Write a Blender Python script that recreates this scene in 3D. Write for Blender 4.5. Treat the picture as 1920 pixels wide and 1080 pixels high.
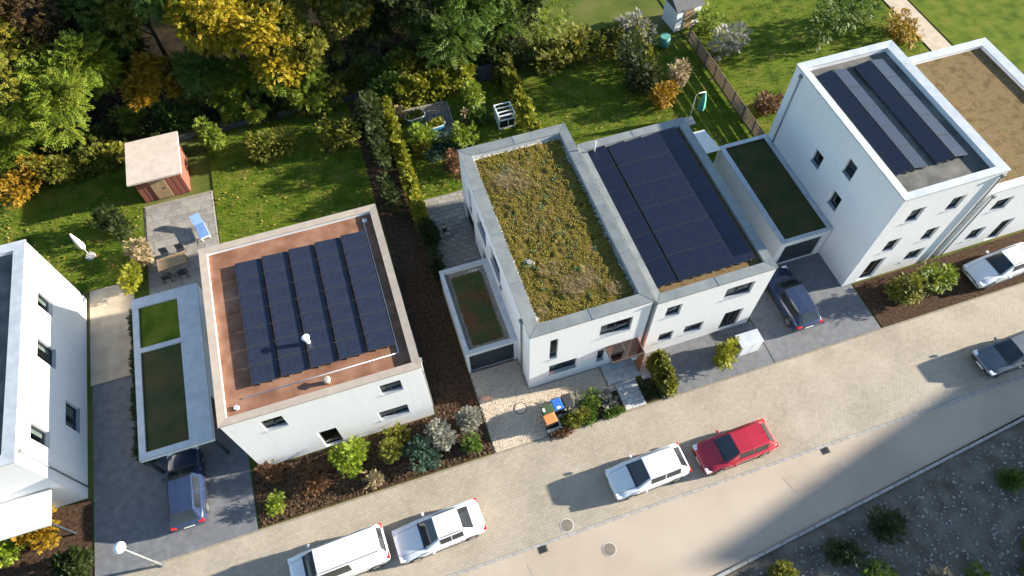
import bpy, math, random
import numpy as np
from mathutils import Matrix, Vector

# ------------------------------------------------------------------ camera, sky, sun, exposure
for o in list(bpy.data.objects):
    bpy.data.objects.remove(o)
SC = bpy.context.scene
COL = SC.collection
rng = np.random.default_rng(11)
random.seed(11)

CAM = np.array([-5.4083, -15.0682, 37.4095])
YAW, PITCH, ROLL, FPX = 0.29274, 1.02317, -0.0279961, 1304.24
d_ = np.array([math.sin(YAW)*math.cos(PITCH), math.cos(YAW)*math.cos(PITCH), -math.sin(PITCH)])
r_ = np.cross(d_, [0, 0, 1]); r_ /= np.linalg.norm(r_); u_ = np.cross(r_, d_)
CR = math.cos(ROLL)*r_ + math.sin(ROLL)*u_
CU = -math.sin(ROLL)*r_ + math.cos(ROLL)*u_
cd = bpy.data.cameras.new('camera')
cd.sensor_width = 36; cd.lens = FPX/1920*36; cd.clip_start = .5; cd.clip_end = 1500
cam = bpy.data.objects.new('camera', cd); COL.objects.link(cam)
cam.matrix_world = Matrix(((CR[0], CU[0], -d_[0], CAM[0]), (CR[1], CU[1], -d_[1], CAM[1]), (CR[2], CU[2], -d_[2], CAM[2]), (0, 0, 0, 1)))
SC.camera = cam

def P(x, y, z=0.0):
    """photo pixel (1920 x 1080) -> point at height z"""
    v = d_ + CR*(x-960)/FPX - CU*(y-540)/FPX
    return CAM + v*((z-CAM[2])/v[2])

SUN_EL = math.radians(16.0)
SUN_AZ = math.atan2(1.0, -0.12)            # direction TO the sun: +x, slightly -y
sdir = Vector((math.cos(SUN_EL)*math.sin(SUN_AZ), math.cos(SUN_EL)*math.cos(SUN_AZ), math.sin(SUN_EL)))
world = bpy.data.worlds.new('World'); SC.world = world; world.use_nodes = True
wn = world.node_tree.nodes; wl = world.node_tree.links
sky = wn.new('ShaderNodeTexSky'); sky.sky_type = 'NISHITA'; sky.sun_disc = False
sky.sun_elevation = SUN_EL; sky.sun_rotation = SUN_AZ
sky.air_density = 1.2; sky.dust_density = .6; sky.ozone_density = 2.5
wl.new(sky.outputs[0], wn['Background'].inputs[0]); wn['Background'].inputs[1].default_value = 0.08
sl = bpy.data.lights.new('sun', 'SUN'); sl.energy = 5.0; sl.angle = math.radians(.8); sl.color = (1, .91, .77)
sun = bpy.data.objects.new('sun', sl); COL.objects.link(sun)
sun.rotation_euler = sdir.to_track_quat('Z', 'Y').to_euler(); sun.location = (60, -10, 40)
SC.view_settings.view_transform = 'Standard'; SC.view_settings.look = 'None'
SC.view_settings.exposure = 2.0; SC.view_settings.gamma = 1
SC.render.engine = 'CYCLES'

# ------------------------------------------------------------------ materials
MT = {}
def mat(name, cols, nscale=3.0, rough=.85, bump=0.0, bscale=40.0, island=0.0, objrand=0.0, metal=0.0, spec=.4, trans=0.0, detail=6, stretch=(1, 1, 1), coat=0.0):
    m = bpy.data.materials.new(name); m.use_nodes = True
    n = m.node_tree.nodes; l = m.node_tree.links; b = n['Principled BSDF']
    b.inputs['Roughness'].default_value = rough; b.inputs['Metallic'].default_value = metal
    b.inputs['Specular IOR Level'].default_value = .08 if rough >= .95 else spec
    if coat: b.inputs['Coat Weight'].default_value = coat; b.inputs['Coat Roughness'].default_value = .05
    tc = n.new('ShaderNodeTexCoord'); mp = n.new('ShaderNodeMapping'); mp.inputs['Scale'].default_value = stretch
    l.new(tc.outputs['Object'], mp.inputs[0])
    nz = n.new('ShaderNodeTexNoise'); nz.inputs['Scale'].default_value = nscale; nz.inputs['Detail'].default_value = detail
    l.new(mp.outputs[0], nz.inputs['Vector'])
    fac = nz.outputs[0]
    st = n.new('ShaderNodeMapRange'); st.inputs[1].default_value = .3; st.inputs[2].default_value = .7
    l.new(fac, st.inputs[0]); fac = st.outputs[0]
    def mixin(f, src, w):
        mx = n.new('ShaderNodeMix'); mx.data_type = 'FLOAT'; mx.inputs[0].default_value = w
        l.new(f, mx.inputs[2]); l.new(src, mx.inputs[3]); return mx.outputs[0]
    if island:
        g = n.new('ShaderNodeNewGeometry'); fac = mixin(fac, g.outputs['Random Per Island'], island)
    if objrand:
        oi = n.new('ShaderNodeObjectInfo'); fac = mixin(fac, oi.outputs['Random'], objrand)
    rp = n.new('ShaderNodeValToRGB'); el = rp.color_ramp.elements
    while len(el) < len(cols): el.new(.5)
    for i, c in enumerate(cols):
        el[i].position = i/max(1, len(cols)-1); el[i].color = (*c, 1)
    l.new(fac, rp.inputs[0]); l.new(rp.outputs[0], b.inputs['Base Color'])
    if bump:
        n2 = n.new('ShaderNodeTexNoise'); n2.inputs['Scale'].default_value = bscale; n2.inputs['Detail'].default_value = 5
        l.new(tc.outputs['Object'], n2.inputs['Vector'])
        bp = n.new('ShaderNodeBump'); bp.inputs['Strength'].default_value = bump; bp.inputs['Distance'].default_value = .05
        l.new(n2.outputs[0], bp.inputs['Height']); l.new(bp.outputs[0], b.inputs['Normal'])
    if trans:
        t = n.new('ShaderNodeBsdfTranslucent'); l.new(rp.outputs[0], t.inputs[0])
        mx = n.new('ShaderNodeMixShader'); mx.inputs[0].default_value = trans
        l.new(b.outputs[0], mx.inputs[1]); l.new(t.outputs[0], mx.inputs[2]); l.new(mx.outputs[0], n['Material Output'].inputs[0])
    MT[name] = m
    return m

def streaks(name, lo=.95):
    m = MT[name]; n = m.node_tree.nodes; l = m.node_tree.links; b = n['Principled BSDF']
    src = b.inputs['Base Color'].links[0].from_socket
    tc = n.new('ShaderNodeTexCoord'); mp = n.new('ShaderNodeMapping'); mp.inputs['Scale'].default_value = (5, 5, .22); l.new(tc.outputs['Object'], mp.inputs[0])
    nz = n.new('ShaderNodeTexNoise'); nz.inputs['Scale'].default_value = 1.0; nz.inputs['Detail'].default_value = 5; l.new(mp.outputs[0], nz.inputs['Vector'])
    rp = n.new('ShaderNodeMapRange'); rp.inputs[1].default_value = .28; rp.inputs[2].default_value = .5; rp.inputs[3].default_value = lo; rp.inputs[4].default_value = 1.0; l.new(nz.outputs[0], rp.inputs[0])
    mx = n.new('ShaderNodeMix'); mx.data_type = 'RGBA'; mx.blend_type = 'MULTIPLY'; mx.inputs[0].default_value = 1
    l.new(src, mx.inputs[6]); l.new(rp.outputs[0], mx.inputs[7]); l.new(mx.outputs[2], b.inputs['Base Color'])

def leaf(name, cols, nscale=.9, island=.45, trans=.3):
    return mat(name, cols, nscale=nscale, rough=.55, island=island, trans=trans, spec=.2, detail=3)

mat('render_white', [(.635, .645, .655), (.655, .66, .67), (.665, .67, .675)], nscale=2.5, rough=.9, bump=.12, bscale=90, spec=.2)
mat('render_grey', [(.60, .61, .62), (.68, .69, .70)], nscale=1.6, rough=.9, bump=.12, bscale=90, spec=.2)
mat('render_beige', [(.55, .50, .43), (.63, .58, .50)], nscale=2, rough=.9, bump=.1, bscale=60)
streaks('render_white')
mat('zinc', [(0.152, 0.169, 0.17), (0.202, 0.217, 0.214), (0.245, 0.258, 0.246)], nscale=1.5, rough=.5, metal=.35, bump=.05, bscale=5, objrand=.25)
mat('zinc_dark', [(.12, .15, .19), (.17, .2, .24)], nscale=4, rough=.45, metal=.3)
mat('zinc_pale', [(0.357, 0.391, 0.425), (0.468, 0.493, 0.518)], nscale=2, rough=.5, metal=.2)
mat('cap_beige', [(0.289, 0.241, 0.197), (0.349, 0.297, 0.246)], nscale=2, rough=.6)
mat('anthracite', [(.022, .027, .034), (.032, .038, .046)], nscale=3, rough=.45)
mat('glass_dark', [(.012, .015, .018), (.03, .035, .04)], nscale=.8, rough=.06, spec=.6)
mat('sill_metal', [(.30, .34, .40), (.38, .42, .47)], nscale=6, rough=.4, metal=.4)
mat('corten', [(0.16, 0.056, 0.0288), (0.272, 0.0992, 0.0448), (0.384, 0.16, 0.064)], nscale=3, rough=.75, bump=.15, bscale=25)
mat('bronze_frame', [(.07, .052, .045), (.11, .085, .075)], nscale=4, rough=.45, metal=.3)
mat('cobble', [(.40, .335, .26), (.47, .395, .305), (.53, .445, .35), (.49, .40, .30)], nscale=1.2, rough=.9, bump=.5, bscale=45, island=.6)
mat('cobble_joint', [(0.208, 0.176, 0.144), (0.32, 0.272, 0.224)], nscale=20, rough=1)
mat('paver', [(0.244, 0.211, 0.164), (0.315, 0.273, 0.216), (0.376, 0.324, 0.263)], nscale=.35, rough=.9, bump=.25, bscale=60, island=.3)
mat('paver_joint', [(.20, .17, .13), (.27, .235, .185)], nscale=5, rough=1)
mat('asphalt', [(0.333, 0.275, 0.216), (0.378, 0.315, 0.252), (0.405, 0.342, 0.279)], nscale=.25, rough=.95, bump=.35, bscale=120, detail=10)
mat('asphalt_dark', [(.33, .275, .22), (.375, .31, .25)], nscale=1, rough=.95, bump=.35, bscale=120)
mat('kerb_stone', [(.22, .21, .2), (.34, .33, .31)], nscale=8, rough=.9, bump=.2, bscale=50, objrand=.4)
mat('slab', [(0.159, 0.146, 0.13), (0.226, 0.21, 0.188), (0.285, 0.264, 0.234)], nscale=2.2, rough=.85, bump=.3, bscale=35, objrand=.5)
mat('slab_grey', [(0.297, 0.304, 0.297), (0.405, 0.412, 0.398), (0.486, 0.486, 0.466)], nscale=2, rough=.85, bump=.25, bscale=40, objrand=.4)
mat('concrete', [(.38, .36, .33), (.48, .455, .42)], nscale=4, rough=.9, bump=.2, bscale=40)
mat('soil', [(.018, .013, .009), (.04, .028, .018), (.065, .045, .03)], nscale=5, rough=1, bump=.8, bscale=18)
mat('mulch', [(0.031, 0.0176, 0.0117), (0.0589, 0.036, 0.0234), (0.0868, 0.056, 0.036)], nscale=6, rough=1, bump=.8, bscale=22)
mat('mulch_chips', [(0.0279, 0.016, 0.0108), (0.062, 0.036, 0.0216), (0.105, 0.068, 0.0405), (0.0558, 0.044, 0.027)], nscale=2, island=.7, rough=1)
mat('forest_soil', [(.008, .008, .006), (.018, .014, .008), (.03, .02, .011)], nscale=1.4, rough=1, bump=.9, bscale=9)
mat('meadow', [(0.051, 0.0765, 0.0143), (0.0867, 0.107, 0.0224), (0.143, 0.122, 0.051)], nscale=.35, rough=1, bump=.7, bscale=16, detail=10)
mat('lawn', [(0.036, 0.0663, 0.006), (0.068, 0.105, 0.00825), (0.1, 0.129, 0.0135), (0.136, 0.129, 0.0225)], nscale=.9, rough=1, bump=.8, bscale=22, detail=8)
mat('dark_paving', [(.10, .105, .115), (.15, .155, .165)], nscale=2.5, rough=.85, bump=.3, bscale=40)
mat('sand_paving', [(.33, .27, .20), (.44, .37, .28)], nscale=1.5, rough=.9, bump=.3, bscale=30)
mat('gravel_pale', [(.34, .31, .27), (.5, .47, .42), (.64, .61, .56)], nscale=3, island=.8, rough=.9)
mat('gravel_grey', [(0.128, 0.119, 0.106), (0.212, 0.2, 0.183), (0.323, 0.306, 0.281)], nscale=3, island=.8, rough=.9)
mat('gravel_bed', [(.2, .18, .15), (.32, .29, .25)], nscale=14, rough=1, bump=1, bscale=30)
mat('rubble', [(0.072, 0.0634, 0.0504), (0.115, 0.101, 0.0828), (0.158, 0.14, 0.119)], nscale=1.1, rough=1, bump=.8, bscale=12)
mat('terracotta_gravel', [(0.159, 0.0765, 0.047), (0.225, 0.115, 0.0727), (0.279, 0.16, 0.111)], nscale=1.2, rough=1, bump=.9, bscale=35, detail=9)
mat('tan_sedum', [(.09, .065, .03), (.135, .095, .045), (.165, .115, .06), (.12, .105, .04)], nscale=2.2, rough=1, bump=.9, bscale=20, detail=9)
mat('grey_roof', [(.07, .07, .068), (.12, .118, .11), (.18, .17, .15)], nscale=.8, rough=1, bump=.6, bscale=25)
mat('dark_sedum', [(.03, .05, .02), (.055, .06, .025), (.08, .06, .03)], nscale=1.0, rough=1, bump=.9, bscale=20)
mat('sedum_soil', [(0.0438, 0.036, 0.01), (0.106, 0.0864, 0.015), (0.163, 0.102, 0.04)], nscale=1.3, rough=1, bump=1, bscale=26, detail=9)
mat('sedum_leaf', [(0.0598, 0.0581, 0.00945), (0.179, 0.157, 0.0113), (0.27, 0.224, 0.017), (0.167, 0.1, 0.0331), (0.12, 0.128, 0.0142), (0.305, 0.252, 0.0284)], nscale=.75, island=.5, rough=.8, trans=.15, detail=7)
mat('sedum_green', [(.05, .09, .022), (.085, .14, .04), (.14, .19, .08)], nscale=2, island=.6, rough=.7)
mat('straw', [(0.176, 0.133, 0.0595), (0.288, 0.226, 0.112), (0.24, 0.172, 0.091), (0.368, 0.296, 0.168)], nscale=1, island=.7, rough=.8, trans=.2)
mat('sedum_red', [(.14, .03, .03), (.2, .06, .05)], nscale=3, island=.6, rough=.8)
mat('garage_sedum', [(.13, .04, .02), (.15, .065, .025), (.06, .075, .018), (.045, .085, .02), (.10, .07, .02)], nscale=.8, island=.35, rough=.85, detail=6)
mat('bark', [(.035, .028, .02), (.075, .06, .045)], nscale=6, rough=1, bump=.6, bscale=14, stretch=(3, 3, .6))
leaf('lf_yellow', [(0.123, 0.132, 0.0106), (0.22, 0.194, 0.0106), (0.308, 0.246, 0.0141), (0.273, 0.176, 0.0123), (0.176, 0.176, 0.0176)])
leaf('lf_orange', [(.12, .085, .008), (.23, .135, .01), (.29, .17, .012), (.15, .14, .015)])
leaf('lf_lime', [(0.0576, 0.104, 0.0101), (0.108, 0.162, 0.0144), (0.158, 0.194, 0.0202), (0.187, 0.166, 0.0158)])
leaf('lf_green', [(0.0325, 0.0696, 0.011), (0.065, 0.114, 0.0154), (0.111, 0.156, 0.022)])
leaf('lf_dark', [(.015, .028, .007), (.03, .045, .011), (.052, .066, .016)])
leaf('lf_olive', [(0.05, 0.0625, 0.0112), (0.1, 0.112, 0.0175), (0.175, 0.169, 0.02), (0.25, 0.188, 0.015)])
leaf('lf_hedge', [(.07, .09, .009), (.15, .165, .014), (.24, .235, .018), (.12, .15, .018)], nscale=1.6)
leaf('lf_brown', [(.03, .018, .008), (.05, .032, .012), (.075, .05, .018)])
leaf('lf_red', [(.07, .04, .02), (.14, .065, .035), (.09, .08, .02)], nscale=2)
leaf('lf_silver', [(0.132, 0.132, 0.099), (0.205, 0.205, 0.165), (0.264, 0.257, 0.218)], nscale=2)
leaf('lf_bluegreen', [(.02, .05, .03), (.04, .08, .05), (.07, .11, .08)], nscale=2)
leaf('lf_bright', [(0.09, 0.143, 0.0112), (0.15, 0.21, 0.015), (0.225, 0.255, 0.0225)], nscale=2)
mat('litter', [(.10, .06, .02), (.22, .13, .035), (.3, .19, .05), (.16, .07, .02)], nscale=1, island=.8, rough=.9, trans=.1)
mat('grass_blade', [(0.048, 0.0827, 0.00675), (0.0896, 0.127, 0.0101), (0.144, 0.161, 0.0169)], nscale=1, island=.5, rough=.8, trans=.2)
mat('white_wood', [(.62, .64, .66), (.74, .75, .76)], nscale=4, rough=.55)
mat('tank_green', [(.045, .12, .085), (.07, .16, .115)], nscale=5, rough=.5)
mat('tank_blue', [(.03, .14, .26), (.05, .2, .33)], nscale=5, rough=.5)
mat('rim_pale', [(.48, .5, .48), (.6, .62, .6)], nscale=6, rough=.5, metal=.2)
mat('black_plastic', [(.022, .023, .025), (.04, .04, .042)], nscale=5, rough=.5)
mat('rubber', [(.012, .012, .012), (.022, .022, .022)], nscale=10, rough=.85)
mat('bin_green', [(.03, .06, .025), (.05, .085, .04)], nscale=4, rough=.5)
mat('bin_blue', [(.02, .10, .38), (.035, .13, .45)], nscale=4, rough=.45)
mat('bin_orange', [(.5, .17, .05), (.58, .22, .08)], nscale=4, rough=.45)
mat('sticker', [(.7, .7, .68), (.78, .78, .76)], nscale=6, rough=.5)
mat('iron', [(.14, .12, .10), (.22, .19, .15)], nscale=9, rough=.7, metal=.4, bump=.2, bscale=40)
mat('chrome', [(.5, .5, .5), (.6, .6, .6)], nscale=3, rough=.25, metal=.9)
mat('car_white', [(0.574, 0.59, 0.607), (0.607, 0.623, 0.64)], nscale=1, rough=.25, coat=.7)
mat('car_silver', [(.36, .38, .40), (.42, .44, .46)], nscale=1, rough=.3, metal=.5, coat=.6)
mat('car_red', [(.30, .012, .025), (.36, .016, .032)], nscale=1, rough=.25, coat=.8)
mat('car_navy', [(.015, .025, .06), (.02, .035, .08)], nscale=1, rough=.25, coat=.8)
mat('car_grey', [(.10, .11, .125), (.13, .14, .155)], nscale=1, rough=.3, metal=.4, coat=.7)
mat('lamp_red', [(.45, .01, .012), (.55, .02, .02)], nscale=3, rough=.15)
mat('lamp_clear', [(.6, .62, .65), (.75, .76, .78)], nscale=3, rough=.1)
mat('skin', [(.50, .31, .22), (.58, .37, .27)], nscale=8, rough=.6)
mat('hair', [(.015, .011, .009), (.03, .02, .015)], nscale=20, rough=.6)
mat('shirt', [(.012, .012, .016), (.022, .022, .028)], nscale=8, rough=.9)
mat('trousers', [(.17, .18, .2), (.23, .24, .26)], nscale=8, rough=.9)
mat('shoe', [(.65, .65, .65), (.75, .75, .75)], nscale=8, rough=.6)
mat('awning', [(.58, .57, .54), (.68, .67, .64)], nscale=3, rough=.9)
mat('teal', [(.06, .22, .18), (.09, .28, .23)], nscale=3, rough=.6)
mat('blue_cover', [(.10, .19, .40), (.15, .25, .48)], nscale=3, rough=.6)
mat('shed_roof', [(.42, .35, .30), (.5, .43, .37)], nscale=2, rough=.9, bump=.2)
mat('shed_wood', [(.16, .05, .035), (.23, .08, .05)], nscale=3, rough=.8, stretch=(8, 8, 1))
mat('timber', [(.22, .145, .08), (.33, .23, .13)], nscale=4, rough=.8, objrand=.3)
mat('roof_tile', [(.12, .05, .035), (.18, .08, .05)], nscale=2, rough=.8)
mat('panel_frame', [(.03, .033, .04), (.05, .053, .06)], nscale=4, rough=.4, metal=.3)
mat('fence_grey', [(0.0455, 0.052, 0.0585), (0.0715, 0.078, 0.0845)], nscale=4, rough=.6)

def solar_mat(name, c0, c1, line):
    m = bpy.data.materials.new(name); m.use_nodes = True; n = m.node_tree.nodes; l = m.node_tree.links; b = n['Principled BSDF']
    b.inputs['Roughness'].default_value = .22; b.inputs['Specular IOR Level'].default_value = .5
    tc = n.new('ShaderNodeTexCoord'); br = n.new('ShaderNodeTexBrick'); br.offset = 0
    br.inputs['Scale'].default_value = 1; br.inputs['Brick Width'].default_value = .16; br.inputs['Row Height'].default_value = .16; br.inputs['Mortar Size'].default_value = .006
    br.inputs['Color1'].default_value = (*c0, 1); br.inputs['Color2'].default_value = (*c1, 1); br.inputs['Mortar'].default_value = (*line, 1)
    l.new(tc.outputs['Object'], br.inputs['Vector']); l.new(br.outputs[0], b.inputs['Base Color']); MT[name] = m
solar_mat('solar_cell', (.010, .013, .028), (.014, .018, .034), (.03, .034, .045))
solar_mat('solar_blue', (.009, .012, .030), (.013, .016, .032), (.024, .028, .042))

m = bpy.data.materials.new('canopy_glass'); m.use_nodes = True
n = m.node_tree.nodes; l = m.node_tree.links
tr = n.new('ShaderNodeBsdfTransparent'); tr.inputs[0].default_value = (.72, .44, .34, 1)
gl = n.new('ShaderNodeBsdfGlossy'); gl.inputs['Roughness'].default_value = .05
mx = n.new('ShaderNodeMixShader'); mx.inputs[0].default_value = .1
l.new(tr.outputs[0], mx.inputs[1]); l.new(gl.outputs[0], mx.inputs[2]); l.new(mx.outputs[0], n['Material Output'].inputs[0])
MT['canopy_glass'] = m
m = bpy.data.materials.new('window_glass'); m.use_nodes = True
n = m.node_tree.nodes; l = m.node_tree.links
tr = n.new('ShaderNodeBsdfTransparent'); tr.inputs[0].default_value = (.72, .78, .78, 1)
gl = n.new('ShaderNodeBsdfGlossy'); gl.inputs['Roughness'].default_value = .03
mx = n.new('ShaderNodeMixShader'); mx.inputs[0].default_value = .13
l.new(tr.outputs[0], mx.inputs[1]); l.new(gl.outputs[0], mx.inputs[2]); l.new(mx.outputs[0], n['Material Output'].inputs[0])
MT['window_glass'] = m
mat('curtain', [(.42, .40, .36), (.55, .53, .49)], nscale=3, rough=.9, objrand=.5)
mat('interior_floor', [(.13, .085, .05), (.2, .135, .08)], nscale=2, rough=.6)

# ------------------------------------------------------------------ mesh helpers
def link(name, me, parent=None, loc=(0, 0, 0), rz=0.0):
    o = bpy.data.objects.new(name, me); COL.objects.link(o)
    o.location = loc; o.rotation_euler = (0, 0, rz)
    if parent: o.parent = parent
    return o

def tag(o, label=None, cat=None, group=None, kind=None):
    if label: o['label'] = label
    if cat: o['category'] = cat
    if group: o['group'] = group
    if kind: o['kind'] = kind
    return o

def thing(name, label, cat, loc=(0, 0, 0), rz=0.0, group=None):
    o = link(name, None, None, tuple(float(v) for v in loc), rz)
    return tag(o, label, cat, group)

class MB:
    def __init__(s): s.v = []; s.f = []; s.m = []; s.cur = 0
    def add(s, vs, fs):
        k = len(s.v); s.v += [tuple(map(float, v)) for v in vs]; s.f += [tuple(i+k for i in f) for f in fs]; s.m += [s.cur]*len(fs); return s
    def quad(s, a, b, c, d): return s.add([a, b, c, d], [(0, 1, 2, 3)])
    def box(s, x0, x1, y0, y1, z0, z1):
        return s.add([(x0, y0, z0), (x1, y0, z0), (x1, y1, z0), (x0, y1, z0), (x0, y0, z1), (x1, y0, z1), (x1, y1, z1), (x0, y1, z1)],
                     [(0, 3, 2, 1), (4, 5, 6, 7), (0, 1, 5, 4), (1, 2, 6, 5), (2, 3, 7, 6), (3, 0, 4, 7)])
    def prism(s, poly, z0, z1):
        n = len(poly); area = sum(poly[i][0]*poly[(i+1) % n][1]-poly[(i+1) % n][0]*poly[i][1] for i in range(n))
        if area < 0: poly = poly[::-1]
        return s.add([(x, y, z0) for x, y in poly]+[(x, y, z1) for x, y in poly],
                     [tuple(range(n))[::-1], tuple(range(n, 2*n))]+[(i, (i+1) % n, n+(i+1) % n, n+i) for i in range(n)])
    def loft(s, rings, cap=True):
        n = len(rings[0]); vs = [p for r in rings for p in r]; fs = []
        for k in range(len(rings)-1):
            for i in range(n):
                fs.append((k*n+i, k*n+(i+1) % n, (k+1)*n+(i+1) % n, (k+1)*n+i))
        if cap: fs += [tuple(range(n))[::-1], tuple(range((len(rings)-1)*n, len(rings)*n))]
        return s.add(vs, fs)
    def tube(s, pts, rad, n=7, cap=True):
        pts = [Vector(p) for p in pts]; rings = []
        for i, p in enumerate(pts):
            t = (pts[min(i+1, len(pts)-1)]-pts[max(i-1, 0)]).normalized()
            a = t.cross(Vector((0, 0, 1)) if abs(t.z) < .9 else Vector((1, 0, 0))).normalized(); b = t.cross(a)
            r = rad[i] if hasattr(rad, '__len__') else rad
            rings.append([tuple(p+a*math.cos(2*math.pi*k/n)*r-b*math.sin(2*math.pi*k/n)*r) for k in range(n)])
        return s.loft([r[::-1] for r in rings], cap)
    def cyl(s, c, r, z0, z1, n=16, r1=None):
        r1 = r if r1 is None else r1
        return s.loft([[(c[0]+r*math.cos(2*math.pi*k/n), c[1]+r*math.sin(2*math.pi*k/n), z0) for k in range(n)],
                       [(c[0]+r1*math.cos(2*math.pi*k/n), c[1]+r1*math.sin(2*math.pi*k/n), z1) for k in range(n)]])
    def mesh(s, name, mats, smooth=False):
        me = bpy.data.meshes.new(name); me.from_pydata(s.v, [], s.f)
        for m in (mats if isinstance(mats, (list, tuple)) else [mats]): me.materials.append(MT[m])
        if isinstance(mats, (list, tuple)): me.polygons.foreach_set('material_index', s.m)
        if smooth: me.polygons.foreach_set('use_smooth', [True]*len(me.polygons))
        me.update(); return me
    def build(s, name, mats, parent=None, smooth=False, loc=(0, 0, 0), rz=0.0, bevel=0.0):
        o = link(name, s.mesh(name, mats, smooth), parent, loc, rz)
        if bevel:
            b = o.modifiers.new('bevel', 'BEVEL'); b.width = bevel; b.segments = 2; b.limit_method = 'ANGLE'; b.angle_limit = math.radians(35)
        return o

def np_mesh(name, V, F, material, parent=None, loc=(0, 0, 0), smooth=False):
    me = bpy.data.meshes.new(name); k = F.shape[1]
    me.vertices.add(len(V)); me.vertices.foreach_set('co', np.ascontiguousarray(V, dtype=np.float32).ravel())
    me.loops.add(F.size); me.loops.foreach_set('vertex_index', np.ascontiguousarray(F, dtype=np.int32).ravel())
    me.polygons.add(len(F)); me.polygons.foreach_set('loop_start', np.arange(0, F.size, k, dtype=np.int32))
    me.materials.append(MT[material]); me.update(calc_edges=True)
    me.polygons.foreach_set('use_smooth', [bool(smooth)]*len(F))
    return link(name, me, parent, loc)

def scatter(name, pv, pf, pos, rot, sc, material, parent=None, loc=(0, 0, 0)):
    N = len(pos); n = len(pv)
    V = np.einsum('nij,kj->nki', rot, pv)*sc[:, None, None]+pos[:, None, :]
    F = (pf[None]+(np.arange(N)*n)[:, None, None]).reshape(-1, pf.shape[1])
    return np_mesh(name, V.reshape(-1, 3), F, material, parent, loc)

def frames(d, roll=None):
    """rotation with Y along d, Z as near up as possible, random roll"""
    d = d/np.linalg.norm(d, axis=1, keepdims=True); N = len(d)
    up = np.tile([0., 0., 1.], (N, 1)); up += rng.normal(0, .35 if roll is None else roll, (N, 3))
    x = np.cross(d, up); x /= np.linalg.norm(x, axis=1, keepdims=True)+1e-9
    z = np.cross(x, d)
    return np.stack([x, d, z], axis=2)

def zrot(a):
    c, s, o, i = np.cos(a), np.sin(a), np.zeros_like(a), np.ones_like(a)
    return np.stack([np.stack([c, -s, o], 1), np.stack([s, c, o], 1), np.stack([o, o, i], 1)], 1)

def frond(pairs, L, ll, lw, droop=.25, ang=60):
    V = []; F = []
    def lf(o, a, side):
        k = len(V); d = np.array([math.sin(a), math.cos(a), -.25]); w = np.array([math.cos(a), -math.sin(a), 0])
        V.extend([o, o+d*ll*.5+w*lw*.5, o+d*ll, o+d*ll*.5-w*lw*.5]); F.append((k, k+1, k+2, k+3))
    for i in range(pairs):
        t = L*(i+.6)/(pairs+.2); o = np.array([0, t, -droop*t*t/L])
        for s in (-1, 1): lf(o, s*math.radians(ang-i*4), s)
    lf(np.array([0, L*.95, -droop*L*.9]), 0, 0)
    return np.array(V), np.array(F)
PINNATE = frond(5, .56, .18, .075, .35)
BROAD = frond(2, .25, .15, .11, .3, 55)
SMALL = frond(2, .17, .115, .075, .15, 55)
FINE = frond(2, .14, .085, .05, .1, 50)
BLADE = (np.array([(-.5, 0, 0), (.5, 0, 0), (.35, .35, .62), (-.35, .35, .62), (.0, .9, 1.0)]), np.array([(0, 1, 2, 3), (3, 2, 4, 4)]))
def tuft_proto(n, w, h, spread, seed):
    r = np.random.default_rng(seed); V = []; F = []
    for i in range(n):
        a = r.uniform(0, 6.28); e = spread*r.uniform(.3, 1); hh = h*r.uniform(.6, 1.1)
        d = np.array([math.cos(a), math.sin(a), 0]); s = np.array([-math.sin(a), math.cos(a), 0])*w*.5; k = len(V); b = d*r.uniform(0, spread*.3)
        V.extend([b-s, b+s, b+d*e*.6+[0, 0, hh*.7]+s*.8, b+d*e*.6+[0, 0, hh*.7]-s*.8]); F.append((k, k+1, k+2, k+3))
        k = len(V); V.extend([b+d*e*.6+[0, 0, hh*.7]-s*.8, b+d*e*.6+[0, 0, hh*.7]+s*.8, b+d*e*1.2+[0, 0, hh]+s*.15, b+d*e*1.2+[0, 0, hh]-s*.15]); F.append((k, k+1, k+2, k+3))
    return np.array(V), np.array(F)
STONE = (np.array([(-.5, -.4, 0), (.4, -.5, 0), (.55, .35, 0), (-.35, .5, 0), (-.3, -.22, .42), (.25, -.3, .5), (.3, .2, .45), (-.2, .3, .38)]),
         np.array([(4, 5, 6, 7), (0, 1, 5, 4), (1, 2, 6, 5), (2, 3, 7, 6), (3, 0, 4, 7)]))
CHIP = (np.array([(-.5, -.25, .02), (.5, -.3, .12), (.55, .25, .2), (-.45, .3, .05)]), np.array([(0, 1, 2, 3)]))

def stones(name, pts, smin, smax, material, parent=None, loc=(0, 0, 0)):
    N = len(pts); return scatter(name, *STONE, np.asarray(pts), zrot(rng.uniform(0, 6.28, N)), rng.uniform(smin, smax, N), material, parent, loc)

def rect_pts(n, x0, x1, y0, y1, z):
    return np.stack([rng.uniform(x0, x1, n), rng.uniform(y0, y1, n), np.full(n, z)], 1)

# ------------------------------------------------------------------ ground, forest floor, street
def sheet(name, poly, z, material, kind='structure', label=None, cat=None):
    mb = MB(); n = len(poly)
    area = sum(poly[i][0]*poly[(i+1) % n][1]-poly[(i+1) % n][0]*poly[i][1] for i in range(n))
    if area < 0: poly = poly[::-1]
    mb.add([(x, y, z) for x, y in poly], [tuple(range(n))])
    return tag(mb.build(name, material), label, cat, None, kind)
def R4(x0, x1, y0, y1): return [(x0, y0), (x1, y0), (x1, y1), (x0, y1)]

sheet('ground', R4(-500, 500, -500, 600), -.06, 'meadow')
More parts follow.
